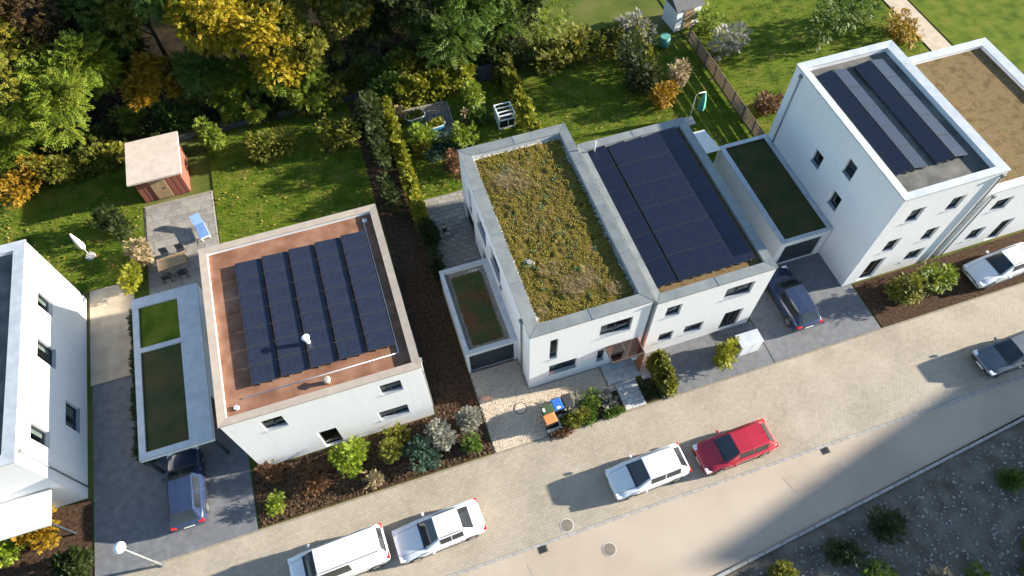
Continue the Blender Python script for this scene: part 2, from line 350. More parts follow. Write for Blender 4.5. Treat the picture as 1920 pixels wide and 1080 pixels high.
# forest floor: uneven ground rising gently away from the gardens
nx, ny = 70, 40
gx, gy = np.meshgrid(np.linspace(-70, 9.5, nx), np.linspace(26.7, 75, ny))
gz = .02+np.clip(gy-28, 0, None)*.07+.18*np.sin(gx*.7+gy*.4)*np.clip((gy-27)/4, 0, 1)+.1*np.sin(gx*1.9-gy*1.3)*np.clip((gy-27)/4, 0, 1)
ii = np.arange(nx*ny).reshape(ny, nx)
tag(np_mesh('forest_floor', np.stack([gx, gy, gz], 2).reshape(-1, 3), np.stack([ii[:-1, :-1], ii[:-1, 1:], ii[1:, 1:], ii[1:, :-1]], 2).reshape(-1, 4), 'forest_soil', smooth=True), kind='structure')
def floor_z(x, y): return .02+max(0, y-28)*.07

ROAD_EDGE = [(90, -3.2), (60, -6.6), (25.7, -10.4), (7.4, -12.35), (-5, -13.7), (-90, -23)]
sheet('road', [(90, -3.0), (90, -3.2)]+ROAD_EDGE[1:]+[(-90, -8.35), (90, -8.35)][:1]+[(-90, -8.3), (50, -8.3)], -.02, 'asphalt')
pv = sheet('pavement', R4(-90, 90, -8.3, -3.05), -.010, 'paver_joint')
# pavement pavers (too small to pick apart one by one)
px, py = .24, .16
rows = []; r = 0; y = -8.28
while y < -3.2:
    x = -33+(px/2 if r % 2 else 0)
    while x < 33:
        rows.append((x, y)); x += px
    y += py; r += 1
c = np.array(rows); N = len(c)
j = rng.uniform(.002, .006, N); tz = rng.normal(0, .0015, (N, 4)); z = -.004
x0, x1, y0, y1 = c[:, 0]+j, c[:, 0]+px-j, c[:, 1]+j, c[:, 1]+py-j
V = np.zeros((N, 8, 3))
for k, (a, b) in enumerate(((x0, y0), (x1, y0), (x1, y1), (x0, y1))):
    V[:, k] = np.stack([a, b, np.full(N, -.02)], 1); V[:, 4+k] = np.stack([a, b, z+tz[:, k]], 1)
pf = np.array([(4, 5, 6, 7), (0, 1, 5, 4), (1, 2, 6, 5), (2, 3, 7, 6), (3, 0, 4, 7)])
tag(np_mesh('pavers', V.reshape(-1, 3), (pf[None]+(np.arange(N)*8)[:, None, None]).reshape(-1, 4), 'paver', pv), kind='stuff')
# gutter of flush stones between pavement and asphalt
gt = tag(link('gutter', None), kind='structure')
gm = MB().box(-.24, .24, -.075, .075, -.05, .0).mesh('gutter_stone', 'kerb_stone')
for i in range(122):
    link('gutter_stone', gm, gt, (-30+i*.5, -8.38, .004))
# kerb along the far edge of the road
kb = tag(link('kerb', None), kind='structure')
km = MB().box(-.49, .49, -.08, .08, -.1, .11).mesh('kerb_stone', 'kerb_stone')
for (ax, ay), (bx, by) in zip(ROAD_EDGE[1:3], ROAD_EDGE[2:4]):
    L = math.hypot(bx-ax, by-ay); n_ = int(L)
    for i in range(n_):
        t = (i+.5)/n_; X = ax+(bx-ax)*t
        if X < 32: link('kerb_stone', km, kb, (X, ay+(by-ay)*t-.09, 0), math.atan2(by-ay, bx-ax))
(ax, ay), (bx, by) = ROAD_EDGE[3:5]
for i in range(8):
    t = (i+.5)/12.5; link('kerb_stone', km, kb, (ax+(bx-ax)*t, ay+(by-ay)*t-.09, 0), math.atan2(by-ay, bx-ax))
sheet('waste_ground', [(40, -9.1), (25.7, -10.6), (7.4, -12.55), (-5, -13.9), (-5, -40), (40, -40)], -.01, 'rubble')
pts = [(x, -11-(25.7-x)*.105-rng.uniform(0, 7), -.01) for x in rng.uniform(3, 27, 2200)]
tag(stones('rubble', pts, .04, .16, 'gravel_grey'), 'loose grey rubble strewn over the waste ground beyond the kerb', 'rubble', kind='stuff')

# plot surfaces
sheet('garden_lawn', R4(-2.75, 6.7, 15.42, 25.4), 0, 'lawn')
sheet('side_bed', R4(-5.5, -3.08, -3.0, 26.2), -.004, 'mulch')
dw = sheet('driveway', [(-3.02, -3.05), (.15, -3.05), (.15, -2.6), (2.0, -1.68), (4.78, -1.68), (4.78, -1.3), (4.4, -1.3), (4.4, 0), (0, 0), (0, 2.1), (-3.02, 2.1)], 0, 'cobble_joint')
def in_drive(x, y):
    if x < -3 or y < -3.03: return False
    if x < .1: return y < (2.0 if x < -.02 else -.02)
    if x < 2.0: return y > -2.55+(x-.1)*.45 and y < -.03
    return x < 4.38 and -1.66 < y < -.03 or (x < 4.76 and -1.66 < y < -1.33)
rows = []; y = -3.03
while y < 2.05:
    x = -3.0+rng.uniform(0, .1); h = rng.uniform(.095, .135)
    while x < 4.76:
        w = rng.uniform(.10, .19)
        if in_drive(x+.02, y+.02) and in_drive(x+w, y+h): rows.append((x, x+w-.014, y, y+h-.014))
        x += w
    y += h
c = np.array(rows); N = len(c); V = np.zeros((N, 12, 3)); tz = rng.normal(0, .003, (N, 4)); hz = rng.normal(.024, .003, N)
cn = ((0, 2), (1, 2), (1, 3), (0, 3)); ctr = np.stack([(c[:, 0]+c[:, 1])/2, (c[:, 2]+c[:, 3])/2], 1)
for k, (a, b) in enumerate(cn):
    p = np.stack([c[:, a], c[:, b]], 1)+rng.normal(0, .006, (N, 2))
    V[:, k, :2] = p; V[:, k, 2] = -.01; V[:, 4+k, :2] = p; V[:, 4+k, 2] = hz+tz[:, k]-.008
    V[:, 8+k, :2] = ctr+(p-ctr)*.88; V[:, 8+k, 2] = hz+tz[:, k]
pf = np.array([(8, 9, 10, 11)]+[(k, (k+1) % 4, 4+(k+1) % 4, 4+k) for k in range(4)]+[(4+k, 4+(k+1) % 4, 8+(k+1) % 4, 8+k) for k in range(4)])
tag(np_mesh('cobbles', V.reshape(-1, 3), (pf[None]+(np.arange(N)*12)[:, None, None]).reshape(-1, 4), 'cobble', dw), kind='stuff')

def slabs(parent, x0, x1, y0, y1, z, w, h, material, thick=.05, running=True, jit=.004, skip=None):
    cache = {}
    r = 0; y = y0
    while y < y1-.05:
        hh = min(h, y1-y); x = x0-(w/2 if running and r % 2 else 0)
        while x < x1-.03:
            a, b = max(x, x0), min(x+w, x1)
            if b-a > .05 and not (skip and skip((a+b)/2, y+hh/2)):
                key = (round(b-a, 2), round(hh, 2))
                if key not in cache:
                    g = .022; mb = MB(); X, Y = (b-a)/2-g/2, hh/2-g/2
                    mb.loft([[(-X, -Y, -thick), (X, -Y, -thick), (X, Y, -thick), (-X, Y, -thick)], [(-X, -Y, -.006), (X, -Y, -.006), (X, Y, -.006), (-X, Y, -.006)],
                             [(-X+.008, -Y+.008, 0), (X-.008, -Y+.008, 0), (X-.008, Y-.008, 0), (-X+.008, Y-.008, 0)]])
                    cache[key] = mb.mesh('slab', material)
                o = link('slab', cache[key], parent, ((a+b)/2, y+hh/2, z+rng.normal(0, jit)))
                o.rotation_euler = (rng.normal(0, .005), rng.normal(0, .005), rng.normal(0, .003))
            x += w
        y += h; r += 1

pat = sheet('patio', R4(-2.8, 0.9, 7.85, 15.42), -.002, 'soil')
slabs(pat, -2.75, -.03, 7.9, 15.4, .03, .62, .34, 'slab')
slabs(pat, -.03, .85, 13.22, 15.4, .03, .62, .34, 'slab')
pth = sheet('path', R4(4.74, 6.06, -3.05, -1.3), -.002, 'paver_joint')
slabs(pth, 4.77, 6.03, -3.03, -1.32, .035, .42, .30, 'slab_grey')
stp = tag(MB().box(4.4, 6.42, -1.3, 0, 0, .10).build('entrance_step', 'concrete'), kind='structure')
slabs(stp, 4.43, 6.39, -1.27, -.02, .135, .5, .42, 'slab_grey', .04)
sd = sheet('side_path', R4(6.45, 7.0, -1.6, 0), 0, 'slab_grey')
bed = sheet('front_bed', [(.15, -3.0), (4.72, -3.0), (4.72, -1.7), (2.02, -1.7), (.9, -2.2), (.15, -2.62)], .012, 'soil')
sheet('corner_bed', R4(6.08, 6.95, -3.0, -1.62), .01, 'soil')
edg = MB().box(2.0, 4.72, -1.70, -1.665, -.02, .05).build('bed_edging', 'concrete'); tag(edg, kind='structure')
ga = sheet('gravel_area', [(-1.75, 20.7), (1.35, 20.55), (1.5, 24.0), (-1.7, 23.9)], .006, 'gravel_bed')
tag(stones('gravel', rect_pts(2600, -1.7, 1.35, 20.7, 23.85, .006), .03, .075, 'gravel_grey', ga), kind='stuff')
ge = tag(link('stone_edging', None), kind='structure')
em = MB().box(-.15, .15, -.06, .06, -.02, .09).mesh('edging_stone', 'kerb_stone')
for i in range(11): link('edging_stone', em, ge, (1.47+i*.012, 20.7+i*.31, 0), math.pi/2+rng.normal(0, .05))
for i in range(10): link('edging_stone', em, ge, (-1.55+i*.31, 24.02, 0), rng.normal(0, .05))

# neighbouring plots
sheet('neighbour_lawn', R4(-16, -5.5, 11.2, 26.2), -.002, 'lawn')
sheet('neighbour_front_bed', R4(-15.9, -5.5, -3.0, .15), -.002, 'mulch')
sheet('neighbour_drive', R4(-24.2, -16, -3.05, 8.2), -.002, 'dark_paving')
tr_ = sheet('neighbour_terrace', R4(-20.7, -16.05, 11.6, 21), -.002, 'paver_joint')
slabs(tr_, -20.6, -16.1, 11.7, 20.9, .03, .8, .6, 'sand_slab' if 'sand_slab' in MT else 'slab')
sheet('corner_lawn', R4(-40, -20.75, 15.2, 26.2), -.002, 'lawn')
sheet('corner_terrace', R4(-24.3, -21.6, 8.25, 15.1), -.002, 'sand_paving')
sheet('corner_front_bed', R4(-40, -24.3, -3.0, 1.4), -.002, 'mulch')
sheet('adjoining_lawn', R4(7.15, 21.6, 11.8, 24.5), -.002, 'lawn')
sheet('adjoining_front', R4(7.05, 14.2, -3.04, -.1), -.002, 'dark_paving')
sheet('adjoining_drive', R4(14.25, 21.4, -3.04, 3.0), -.002, 'dark_paving')
sheet('terrace_house_lawn', R4(21.7, 39, 11.6, 38), -.003, 'lawn')
sheet('terrace_front', R4(21.5, 40, -3.04, .2), -.002, 'mulch')
sheet('far_lawn', R4(41.2, 80, 5, 60), -.003, 'lawn')
sheet('garden_path', [(39.2, 11.5), (41, 11.5), (41.1, 40), (39.3, 40)], -.002, 'sand_paving')

# lawn tufts
GT = tuft_proto(2, .03, .11, .09, 3)
def lawn_tufts(n, x0, x1, y0, y1, label):
    n = int(n*.6); pts = rect_pts(n, x0, x1, y0, y1, -.01)
    tag(scatter('grass', *GT, pts, zrot(rng.uniform(0, 6.28, n)), rng.uniform(.6, 1.5, n), 'grass_blade'), label, 'grass', kind='stuff')
lawn_tufts(5000, -2.7, 6.6, 15.5, 25, 'short mown grass of the fenced garden behind the sedum-roofed house')
lawn_tufts(7000, -15.9, -5.6, 11.3, 26, 'short mown grass beside the terracotta-gravel roofed house')
lawn_tufts(9000, 7.2, 21.5, 11.9, 24.4, 'short mown grass behind the house with dark blue solar rows')
lawn_tufts(6000, -32, -20.8, 15.3, 26, 'short mown grass of the corner garden next to the red shed')
lawn_tufts(9000, 21.8, 39, 11.7, 27, 'short mown grass behind the tallest white house')

# mulch chips and leaf litter
def chips(name, n, x0, x1, y0, y1, z, smin, smax, material, label, cat):
    pts = rect_pts(n, x0, x1, y0, y1, z); rot = frames(np.concatenate([rng.normal(0, 1, (n, 2)), rng.normal(0, .25, (n, 1))], 1), .25)
    return tag(scatter(name, *CHIP, pts, rot, rng.uniform(smin, smax, n), material), label, cat, kind='stuff')
chips('mulch', 5200, -5.45, -3.1, -2.95, 12, .01, .05, .14, 'mulch_chips', 'red-brown bark mulch in the narrow bed beside the garage', 'mulch')
chips('mulch', 6000, -15.8, -5.55, -2.95, .1, .01, .06, .16, 'mulch_chips', 'red-brown bark mulch in front of the terracotta-gravel roofed house', 'mulch')
chips('leaf_litter', 5500, -24, -3.2, 26.75, 28.6, .06, .10, .26, 'litter', 'golden fallen leaves along the low dark fence', 'leaves')
chips('leaf_litter', 7000, -34, 8, 28.6, 40, .3, .12, .26, 'mulch_chips', 'brown fallen leaves on the shaded forest floor', 'leaves')
chips('leaf_litter', 260, -3.0, 3.0, -3.0, 1.9, .036, .03, .07, 'litter', 'few small dry leaves scattered on the cobbled driveway', 'leaves')

for (x0_, x1_, y0_, y1_, lb) in ((-2.5, 6.2, 15.6, 24.3, 'few dry leaves on the fenced garden lawn'), (-15.8, -5.6, 11.5, 26, 'few dry leaves on the lawn beside the terracotta-gravel roofed house'), (7.2, 21, 12, 24, 'few dry leaves on the lawn behind the dark blue solar roof'), (-31, -21, 15.5, 24.5, 'few dry leaves on the corner garden lawn')):
    chips('leaf_litter', 420, x0_, x1_, y0_, y1_, .05, .07, .16, 'litter', lb, 'leaves')

# ------------------------------------------------------------------ buildings
wrnd = random.Random(5)
class Wall:
    """vertical wall from a to b (outward normal to the right of a->b), local coordinates"""
    def __init__(s, a, b, z0, z1):
        s.a = Vector((*a, 0)); d = Vector((b[0]-a[0], b[1]-a[1], 0)); s.L = d.length; s.d = d.normalized(); s.n = Vector((s.d.y, -s.d.x, 0)); s.z0 = z0; s.z1 = z1
    def p(s, u, z, w=0): v = s.a+s.d*u+s.n*w; return (v.x, v.y, z)
    def panel(s, mb, holes, depth=.2):
        us = sorted({0, s.L, *[h[0] for h in holes], *[h[1] for h in holes]}); zs = sorted({s.z0, s.z1, *[h[2] for h in holes], *[h[3] for h in holes]})
        for i in range(len(us)-1):
            for k in range(len(zs)-1):
                uc, zc = (us[i]+us[i+1])/2, (zs[k]+zs[k+1])/2
                if any(h[0] < uc < h[1] and h[2] < zc < h[3] for h in holes): continue
                mb.quad(s.p(us[i], zs[k]), s.p(us[i+1], zs[k]), s.p(us[i+1], zs[k+1]), s.p(us[i], zs[k+1]))
        for u0, u1, z0, z1 in holes:
            mb.quad(s.p(u0, z0, -depth), s.p(u1, z0, -depth), s.p(u1, z0), s.p(u0, z0)) if False else mb.quad(s.p(u0, z0), s.p(u1, z0), s.p(u1, z0, -depth), s.p(u0, z0, -depth))
            mb.quad(s.p(u0, z1, -depth), s.p(u1, z1, -depth), s.p(u1, z1), s.p(u0, z1))
            mb.quad(s.p(u0, z0), s.p(u0, z0, -depth), s.p(u0, z1, -depth), s.p(u0, z1))
            mb.quad(s.p(u1, z0, -depth), s.p(u1, z0), s.p(u1, z1), s.p(u1, z1, -depth))
    def bar(s, mb, u0, u1, z0, z1, w0, w1):
        q = [s.p(u0, z0, w0), s.p(u1, z0, w0), s.p(u1, z0, w1), s.p(u0, z0, w1), s.p(u0, z1, w0), s.p(u1, z1, w0), s.p(u1, z1, w1), s.p(u0, z1, w1)]
        mb.add(q, [(0, 1, 2, 3), (7, 6, 5, 4), (4, 5, 1, 0), (5, 6, 2, 1), (6, 7, 3, 2), (7, 4, 0, 3)])
    def window(s, parent, u0, u1, z0, z1, panes=1, sill=True, depth=.2, frame='anthracite', door=False):
        fw = .065; mb = MB(); e = .003
        a, b, c, d = u0+e, u1-e, z0+e, z1-e
        W0, W1 = -depth-.02, -depth+.055
        s.bar(mb, a, b, c, c+fw, W0, W1); s.bar(mb, a, b, d-fw, d, W0, W1); s.bar(mb, a, a+fw, c+fw, d-fw, W0, W1); s.bar(mb, b-fw, b, c+fw, d-fw, W0, W1)
        iw = (b-a-2*fw-(panes-1)*fw)/panes; spans = []
        for i in range(panes):
            q = a+fw+i*(iw+fw); spans.append((q, q+iw))
            if i: s.bar(mb, q-fw, q, c+fw, d-fw, W0, W1)
        o = mb.build('door' if door else 'window', frame, parent)
        for q0, q1 in spans:
            pm = MB(); s.bar(pm, q0, q1, c+fw, d-fw, W0+.02, W1-.035); pm.build('pane', 'window_glass', o)
        style = wrnd.random()
        if not door and style < .75:
            wd = (b-a)*(wrnd.uniform(.16, .34)); bk = -depth-.09
            for q0 in ((a+.02, b-.02-wd) if style < .5 else (a+.02,)):
                cmb = MB(); nz_ = 8; zt_ = d-.02
                for k in range(nz_):
                    f0, f1 = q0+wd*k/nz_, q0+wd*(k+1)/nz_; w0_, w1_ = bk-(.03 if k % 2 else 0), bk-(0 if k % 2 else .03)
                    cmb.quad(s.p(f0, c+.02, w0_), s.p(f1, c+.02, w1_), s.p(f1, zt_, w1_), s.p(f0, zt_, w0_))
                cmb.build('curtain', 'curtain', o)
        elif not door:
            cmb = MB(); s.bar(cmb, a+.02, b-.02, c+(d-c)*wrnd.uniform(.45, .75), d-.02, -depth-.1, -depth-.085); cmb.build('blind', 'curtain', o)
        if sill:
            sm = MB(); s.bar(sm, u0-.03, u1+.03, z0-.028, z0+.002, -depth+.06, .055); sm.build('sill', 'sill_metal', o)
        return o

def flat_house(name, label, x0, x1, y0, y1, H, holes, wallmat='render_white', capmat='zinc', capw=(.6, .5, .6, .5), roofz=None, roofmat='grey_roof', seams=True, group=None, zfloor=0.0):
    """capw: widths west, east, south(front), north(back)"""
    W, L = x1-x0, y1-y0; roofz = roofz if roofz is not None else H-.28
    t = thing(name, label, 'house', (x0, y0, 0), 0, group)
    walls = dict(front=Wall((0, 0), (W, 0), zfloor, H-.05), east=Wall((W, 0), (W, L), zfloor, H-.05), back=Wall((W, L), (0, L), zfloor, H-.05), west=Wall((0, L), (0, 0), zfloor, H-.05))
    for k, w in walls.items():
        mb = MB(); hs = holes.get(k, []); w.panel(mb, [h[:4] for h in hs]); mb.build('wall', wallmat, t)
        for h in hs:
            op = h[4] if len(h) > 4 else {}
            w.window(t, *h[:4], **op)
    for z_ in (.03,)+tuple(z_ for z_ in (2.85, 5.7) if z_ < H-1.5): MB().quad((.02, .02, z_), (W-.02, .02, z_), (W-.02, L-.02, z_), (.02, L-.02, z_)).build('floor', 'interior_floor', t)
    cw, ce, cf, cb = capw
    MB().quad((cw-.1, cf-.1, roofz), (W-ce+.1, cf-.1, roofz), (W-ce+.1, L-cb+.1, roofz), (cw-.1, L-cb+.1, roofz)).build('roof', roofmat, t)
    mb = MB(); a, b, c, d = cw, W-ce, cf, L-cb
    for p, q in (((a, c), (a, d)), ((a, d), (b, d)), ((b, d), (b, c)), ((b, c), (a, c))):
        mb.quad((*p, roofz-.02), (*q, roofz-.02), (*q, H-.05), (*p, H-.05))
    mb.build('parapet', 'zinc_pale' if capmat == 'zinc' else wallmat, t)
    ov = .045
    O = [(-ov, -ov), (W+ov, -ov), (W+ov, L+ov), (-ov, L+ov)]; I = [(a+.02, c+.02), (b-.02, c+.02), (b-.02, d-.02), (a+.02, d-.02)]
    for s in range(4):
        o0, o1, i0, i1 = Vector(O[s]), Vector(O[(s+1) % 4]), Vector(I[s]), Vector(I[(s+1) % 4])
        length = (o1-o0).length; n = max(2, round(length/3.2)) if seams else 1
        dr = (o1-o0).normalized()
        for k in range(n):
            f0, f1 = k/n, (k+1)/n
            A = o0+dr*(length*f0+(.0 if k == 0 else .006)); B = o0+dr*(length*f1-(0 if k == n-1 else .006))
            # inner points: mitre at ends, square elsewhere
            def inner(pt, end):
                if end == 0: return i0
                if end == 1: return i1
                return i0+dr*((pt-i0).dot(dr))
            C = inner(B, 1 if k == n-1 else 2); D = inner(A, 0 if k == 0 else 2)
            m2 = MB(); slope = .025
            top = lambda p, out: (p.x, p.y, H if out else H-slope)
            q = [A, B, C, D]; outf = [1, 1, 0, 0]
            m2.add([(p.x, p.y, H-.09 if out else H-.07) for p, out in zip(q, outf)]+[top(p, out) for p, out in zip(q, outf)],
                   [(3, 2, 1, 0), (4, 5, 6, 7), (0, 1, 5, 4), (1, 2, 6, 5), (2, 3, 7, 6), (3, 0, 4, 7)])
            m2.build('cap_sheet', capmat, t)
            if seams and k:
                nn = Vector((-dr.y, dr.x)); wd = {0: cf, 1: ce, 2: cb, 3: cw}[s]
                p0 = o0+dr*(length*f0)-nn*.01; p1 = p0+nn*(wd+ov-.0)
                m3 = MB(); h0, h1 = H+.012, H-slope+.012; e = dr*.03
                m3.add([(*(p0-e), H-.07), (*(p0+e), H-.07), (*(p1+e), H-.09), (*(p1-e), H-.09), (*(p0-e), h0), (*(p0+e), h0), (*(p1+e), h1), (*(p1-e), h1)],
                       [(3, 2, 1, 0), (4, 5, 6, 7), (0, 1, 5, 4), (1, 2, 6, 5), (2, 3, 7, 6), (3, 0, 4, 7)])
                m3.build('seam', 'zinc_dark', t)
        if seams:
            # raised mitre strip at the corner
            e = (i0-o0).normalized(); sdn = Vector((-e.y, e.x))*.018; m3 = MB()
            m3.add([(*(o0-sdn), H-.05), (*(o0+sdn), H-.05), (*(i0+sdn), H-.08), (*(i0-sdn), H-.08), (*(o0-sdn), H+.01), (*(o0+sdn), H+.01), (*(i0+sdn), H-slope+.01), (*(i0-sdn), H-slope+.01)],
                   [(3, 2, 1, 0), (4, 5, 6, 7), (0, 1, 5, 4), (1, 2, 6, 5), (2, 3, 7, 6), (3, 0, 4, 7)])
            m3.build('seam', 'zinc_dark', t)
    return t, walls

# --- the sedum-roofed house
HW, HL, HH = 6.72, 13.16, 6.4
def wu(y): return HL-y                      # west wall runs from back to front
holes = dict(front=[(3.95, 5.78, 3.85, 5.25, dict(panes=2)), (1.13, 1.58, 3.05, 5.3), (1.17, 2.8, 1.08, 2.2, dict(panes=2)), (4.06, 4.5, .92, 2.22), (5.0, 6.15, .13, 2.3, dict(panes=2, sill=False, door=True))],
             west=[(wu(11.45), wu(10.95), 3.0, 4.95), (wu(9.65), wu(7.88), 3.62, 4.9, dict(panes=2)), (wu(6.95), wu(5.18), 3.62, 5.05, dict(panes=2)),
                   (wu(13.0), wu(10.8), .02, 2.2, dict(panes=2, sill=False, door=True)), (wu(8.9), wu(8.3), .02, 2.1, dict(sill=False, door=True))],
             back=[(1.0, 3.4, .02, 2.3, dict(panes=3, sill=False, door=True)), (1.2, 2.8, 3.7, 5.0, dict(panes=2)), (4.2, 5.6, 3.7, 5.0, dict(panes=2))])
house, HWALL = flat_house('sedum_roof_house', 'white two-storey house with mossy sedum roof and wide grey metal parapet caps', 0, HW, 0, HL, HH, holes, capw=(.62, .50, .60, .58), roofz=5.98, roofmat='sedum_soil')
# downpipe, wall lamp, door handle
MB().tube([(-.07, 1.2, 5.95), (-.07, 1.2, .08)], .045, 10).build('downpipe', 'zinc', house, True)
MB().box(-.16, .0, 1.09, 1.31, 5.9, 6.12).build('hopper', 'zinc', house, bevel=.01)
lp = MB().box(-.05, 0, 4.86, 5.1, 3.35, 3.6).build('wall_vent', 'zinc_dark', house)
for k in range(4): MB().box(-.09, -.05, 4.88, 5.08, 3.38+k*.055, 3.41+k*.055).build('louvre', 'zinc', lp)
MB().box(-.008, 0, 0, 0.02, 0, .01)
# canopy: metal frame, tinted glass roof, corten screen
cz = 2.5; fr = MB()
fr.box(4.46, 6.42, -1.04, -.98, cz-.14, cz); fr.box(4.46, 6.42, -.06, -.004, cz-.14, cz); fr.box(4.46, 4.52, -.98, -.06, cz-.14, cz); fr.box(6.36, 6.42, -.98, -.06, cz-.14, cz); fr.box(5.41, 5.47, -.98, -.06, cz-.1, cz-.02)
cnp = fr.build('canopy', 'bronze_frame', house)
for a, b in ((4.53, 5.405), (5.475, 6.35)): MB().box(a, b, -.975, -.065, cz-.05, cz-.03).build('glass_panel', 'canopy_glass', cnp)
MB().box(6.37, 6.42, -1.1, -.004, .11, cz-.145).build('screen', 'corten', house)
lb = MB().box(6.05, 6.36, -.62, -.32, .9, 1.3).build('letterbox', 'white_wood', house, bevel=.01)
MB().box(6.1, 6.31, -.63, -.615, 1.18, 1.21).build('slot', 'black_plastic', lb)
MB().tube([(5.1, .03-.0+.02, 1.0), (5.1, .03, 1.5)], .015, 6).build('door_handle', 'chrome', house, True)

# roof greenery
RX0, RX1, RY0, RY1, RZ = .64, 6.2, .62, 12.56, 5.98
nx, ny = 56, 120
gx, gy = np.meshgrid(np.linspace(RX0+.02, RX1-.02, nx), np.linspace(RY0+.02, RY1-.02, ny))
gz = np.zeros_like(gx)
for k in range(26):
    a, b, ph, am = rng.uniform(-9, 9), rng.uniform(-9, 9), rng.uniform(0, 6), .011
    gz += am*np.sin(a*gx+b*gy+ph)
edge = np.minimum.reduce([gx-RX0, RX1-gx, gy-RY0, RY1-gy]); gz = RZ+.02+(np.abs(gz)+.05)*np.clip((edge-.05)/.3, 0, 1)
ii = np.arange(nx*ny).reshape(ny, nx)
mossb = tag(np_mesh('sedum_carpet', np.stack([gx, gy, gz], 2).reshape(-1, 3), np.stack([ii[:-1, :-1], ii[:-1, 1:], ii[1:, 1:], ii[1:, :-1]], 2).reshape(-1, 4), 'sedum_soil', smooth=True),
            'uneven yellow-green sedum and moss carpet on the white house roof', 'sedum', kind='stuff')
def roof_z(x, y):
    i = np.clip(((x-RX0)/(RX1-RX0)*(nx-1)).round().astype(int), 0, nx-1); k = np.clip(((y-RY0)/(RY1-RY0)*(ny-1)).round().astype(int), 0, ny-1)
    return gz[k, i]
ROS = tuft_proto(4, .042, .055, .06, 7)
n = 21000
pts = rect_pts(n, RX0+.12, RX1-.12, RY0+.15, RY1-.15, 0); cl = np.sin(pts[:, 0]*3.1+1.3*np.sin(pts[:, 1]*1.7))+np.sin(pts[:, 1]*2.3+1.1*np.sin(pts[:, 0]*2.9))
keep = rng.uniform(0, 1, n) < .62+.3*cl; pts = pts[keep]; pts[:, 2] = roof_z(pts[:, 0], pts[:, 1])-.01
scatter('sedum_leaves', *ROS, pts, zrot(rng.uniform(0, 6.28, len(pts))), rng.uniform(.5, 1.2, len(pts)), 'sedum_leaf', mossb)['kind'] = 'stuff'
n = 500; pts = rect_pts(n, RX0+.2, RX1-.2, RY0+.2, RY1-.2, 0); pts[:, 2] = roof_z(pts[:, 0], pts[:, 1])
k_ = rng.integers(0, 60, n); ctr = rect_pts(60, RX0+.4, RX1-.3, RY0+.4, RY1-.4, 0)
pts[:, :2] = ctr[k_, :2]+rng.normal(0, .07, (n, 2)); pts[:, 0] = np.clip(pts[:, 0], RX0+.1, RX1-.1); pts[:, 1] = np.clip(pts[:, 1], RY0+.1, RY1-.1)
scatter('succulents', *ROS, pts, zrot(rng.uniform(0, 6.28, n)), rng.uniform(.6, 1.5, n), 'sedum_green', mossb)['kind'] = 'stuff'
# dry grass patches
DRY = tuft_proto(7, .010, .22, .22, 5)
spots = []
for (cx_, cy_, sx, sy, m_) in ((1.9, 10.2, .65, .55, 150), (3.0, 9.7, .5, .5, 50), (3.3, 2.3, .75, .6, 150), (4.3, 2.6, .35, .6, 60), (2.4, 3.6, .6, .4, 40), (5.2, 1.4, .4, .3, 30), (3.4, 6.5, 1.5, 3.5, 45), (1.2, 1.3, .25, .3, 16)):
    spots.append(np.stack([rng.normal(cx_, sx*.6, m_), rng.normal(cy_, sy*.6, m_), np.zeros(m_)], 1))
pts = np.concatenate(spots); pts[:, 0] = np.clip(pts[:, 0], RX0+.1, RX1-.1); pts[:, 1] = np.clip(pts[:, 1], RY0+.1, RY1-.1); pts[:, 2] = roof_z(pts[:, 0], pts[:, 1])
tag(scatter('dry_grass', *DRY, pts, zrot(rng.uniform(0, 6.28, len(pts))), rng.uniform(.6, 1.3, len(pts)), 'straw'), 'straw-coloured dry grass patches growing out of the sedum roof', 'dry grass', kind='stuff')
# gravel margin
g = np.concatenate([rect_pts(900, RX0, RX0+.13, RY0, RY1, RZ+.015), rect_pts(700, RX0, RX1, RY1-.28, RY1, RZ+.015), rect_pts(300, RX0, RX1, RY0, RY0+.12, RZ+.015), rect_pts(800, RX1-.2, RX1, RY0, RY1, RZ+.015), rect_pts(260, RX0, RX0+.55, RY0, RY0+.55, RZ+.02)])
tag(stones('gravel_margin', g, .04, .09, 'gravel_pale'), 'pale gravel strip between the sedum carpet and the roof parapet', 'gravel', kind='stuff')
vp = P(993, 491, 6.15)
vt = thing('roof_drain', 'round white drain cover ringed by pebbles on the sedum roof', 'drain', (vp[0], vp[1], 6.02))
MB().cyl((0, 0), .14, .0, .13, 14, .12).build('cover', 'zinc_pale', vt)
MB().cyl((0, 0), .16, .13, .15, 14).build('rim', 'gravel_grey', vt)
a = rng.uniform(0, 6.28, 70); rr = rng.uniform(.17, .30, 70)
stones('pebbles', np.stack([rr*np.cos(a), rr*np.sin(a), np.full(70, .04)], 1), .04, .09, 'gravel_pale', vt)['kind'] = 'stuff'

# --- garage of the house
gx0, gx1, gy0, gy1, gh = -3.02, -.005, 2.03, 7.82, 2.47
gar = thing('garage', 'low white garage with red-green planted roof and anthracite door', 'garage', (gx0, gy0, 0))
GW, GL = gx1-gx0, gy1-gy0
fw_ = Wall((0, 0), (GW, 0), 0, gh-.05); mb = MB(); fw_.panel(mb, [(.13, 2.80, 0.0, 2.08)], .14); mb.build('wall', 'render_white', gar)
for A, B in (((GW, GL), (0, GL)), ((0, GL), (0, 0))):
    mb = MB(); Wall(A, B, 0, gh-.05).panel(mb, []); mb.build('wall', 'render_white', gar)
for k in range(4):
    mb = MB(); fw_.bar(mb, .135, 2.795, .01+k*.517, .52+k*.517, -.15, -.105); mb.build('door_panel', 'anthracite', gar)
mb = MB(); fw_.bar(mb, 1.35, 1.58, .4, .43, -.105, -.08); mb.build('door_handle', 'chrome', gar)
pw = .2
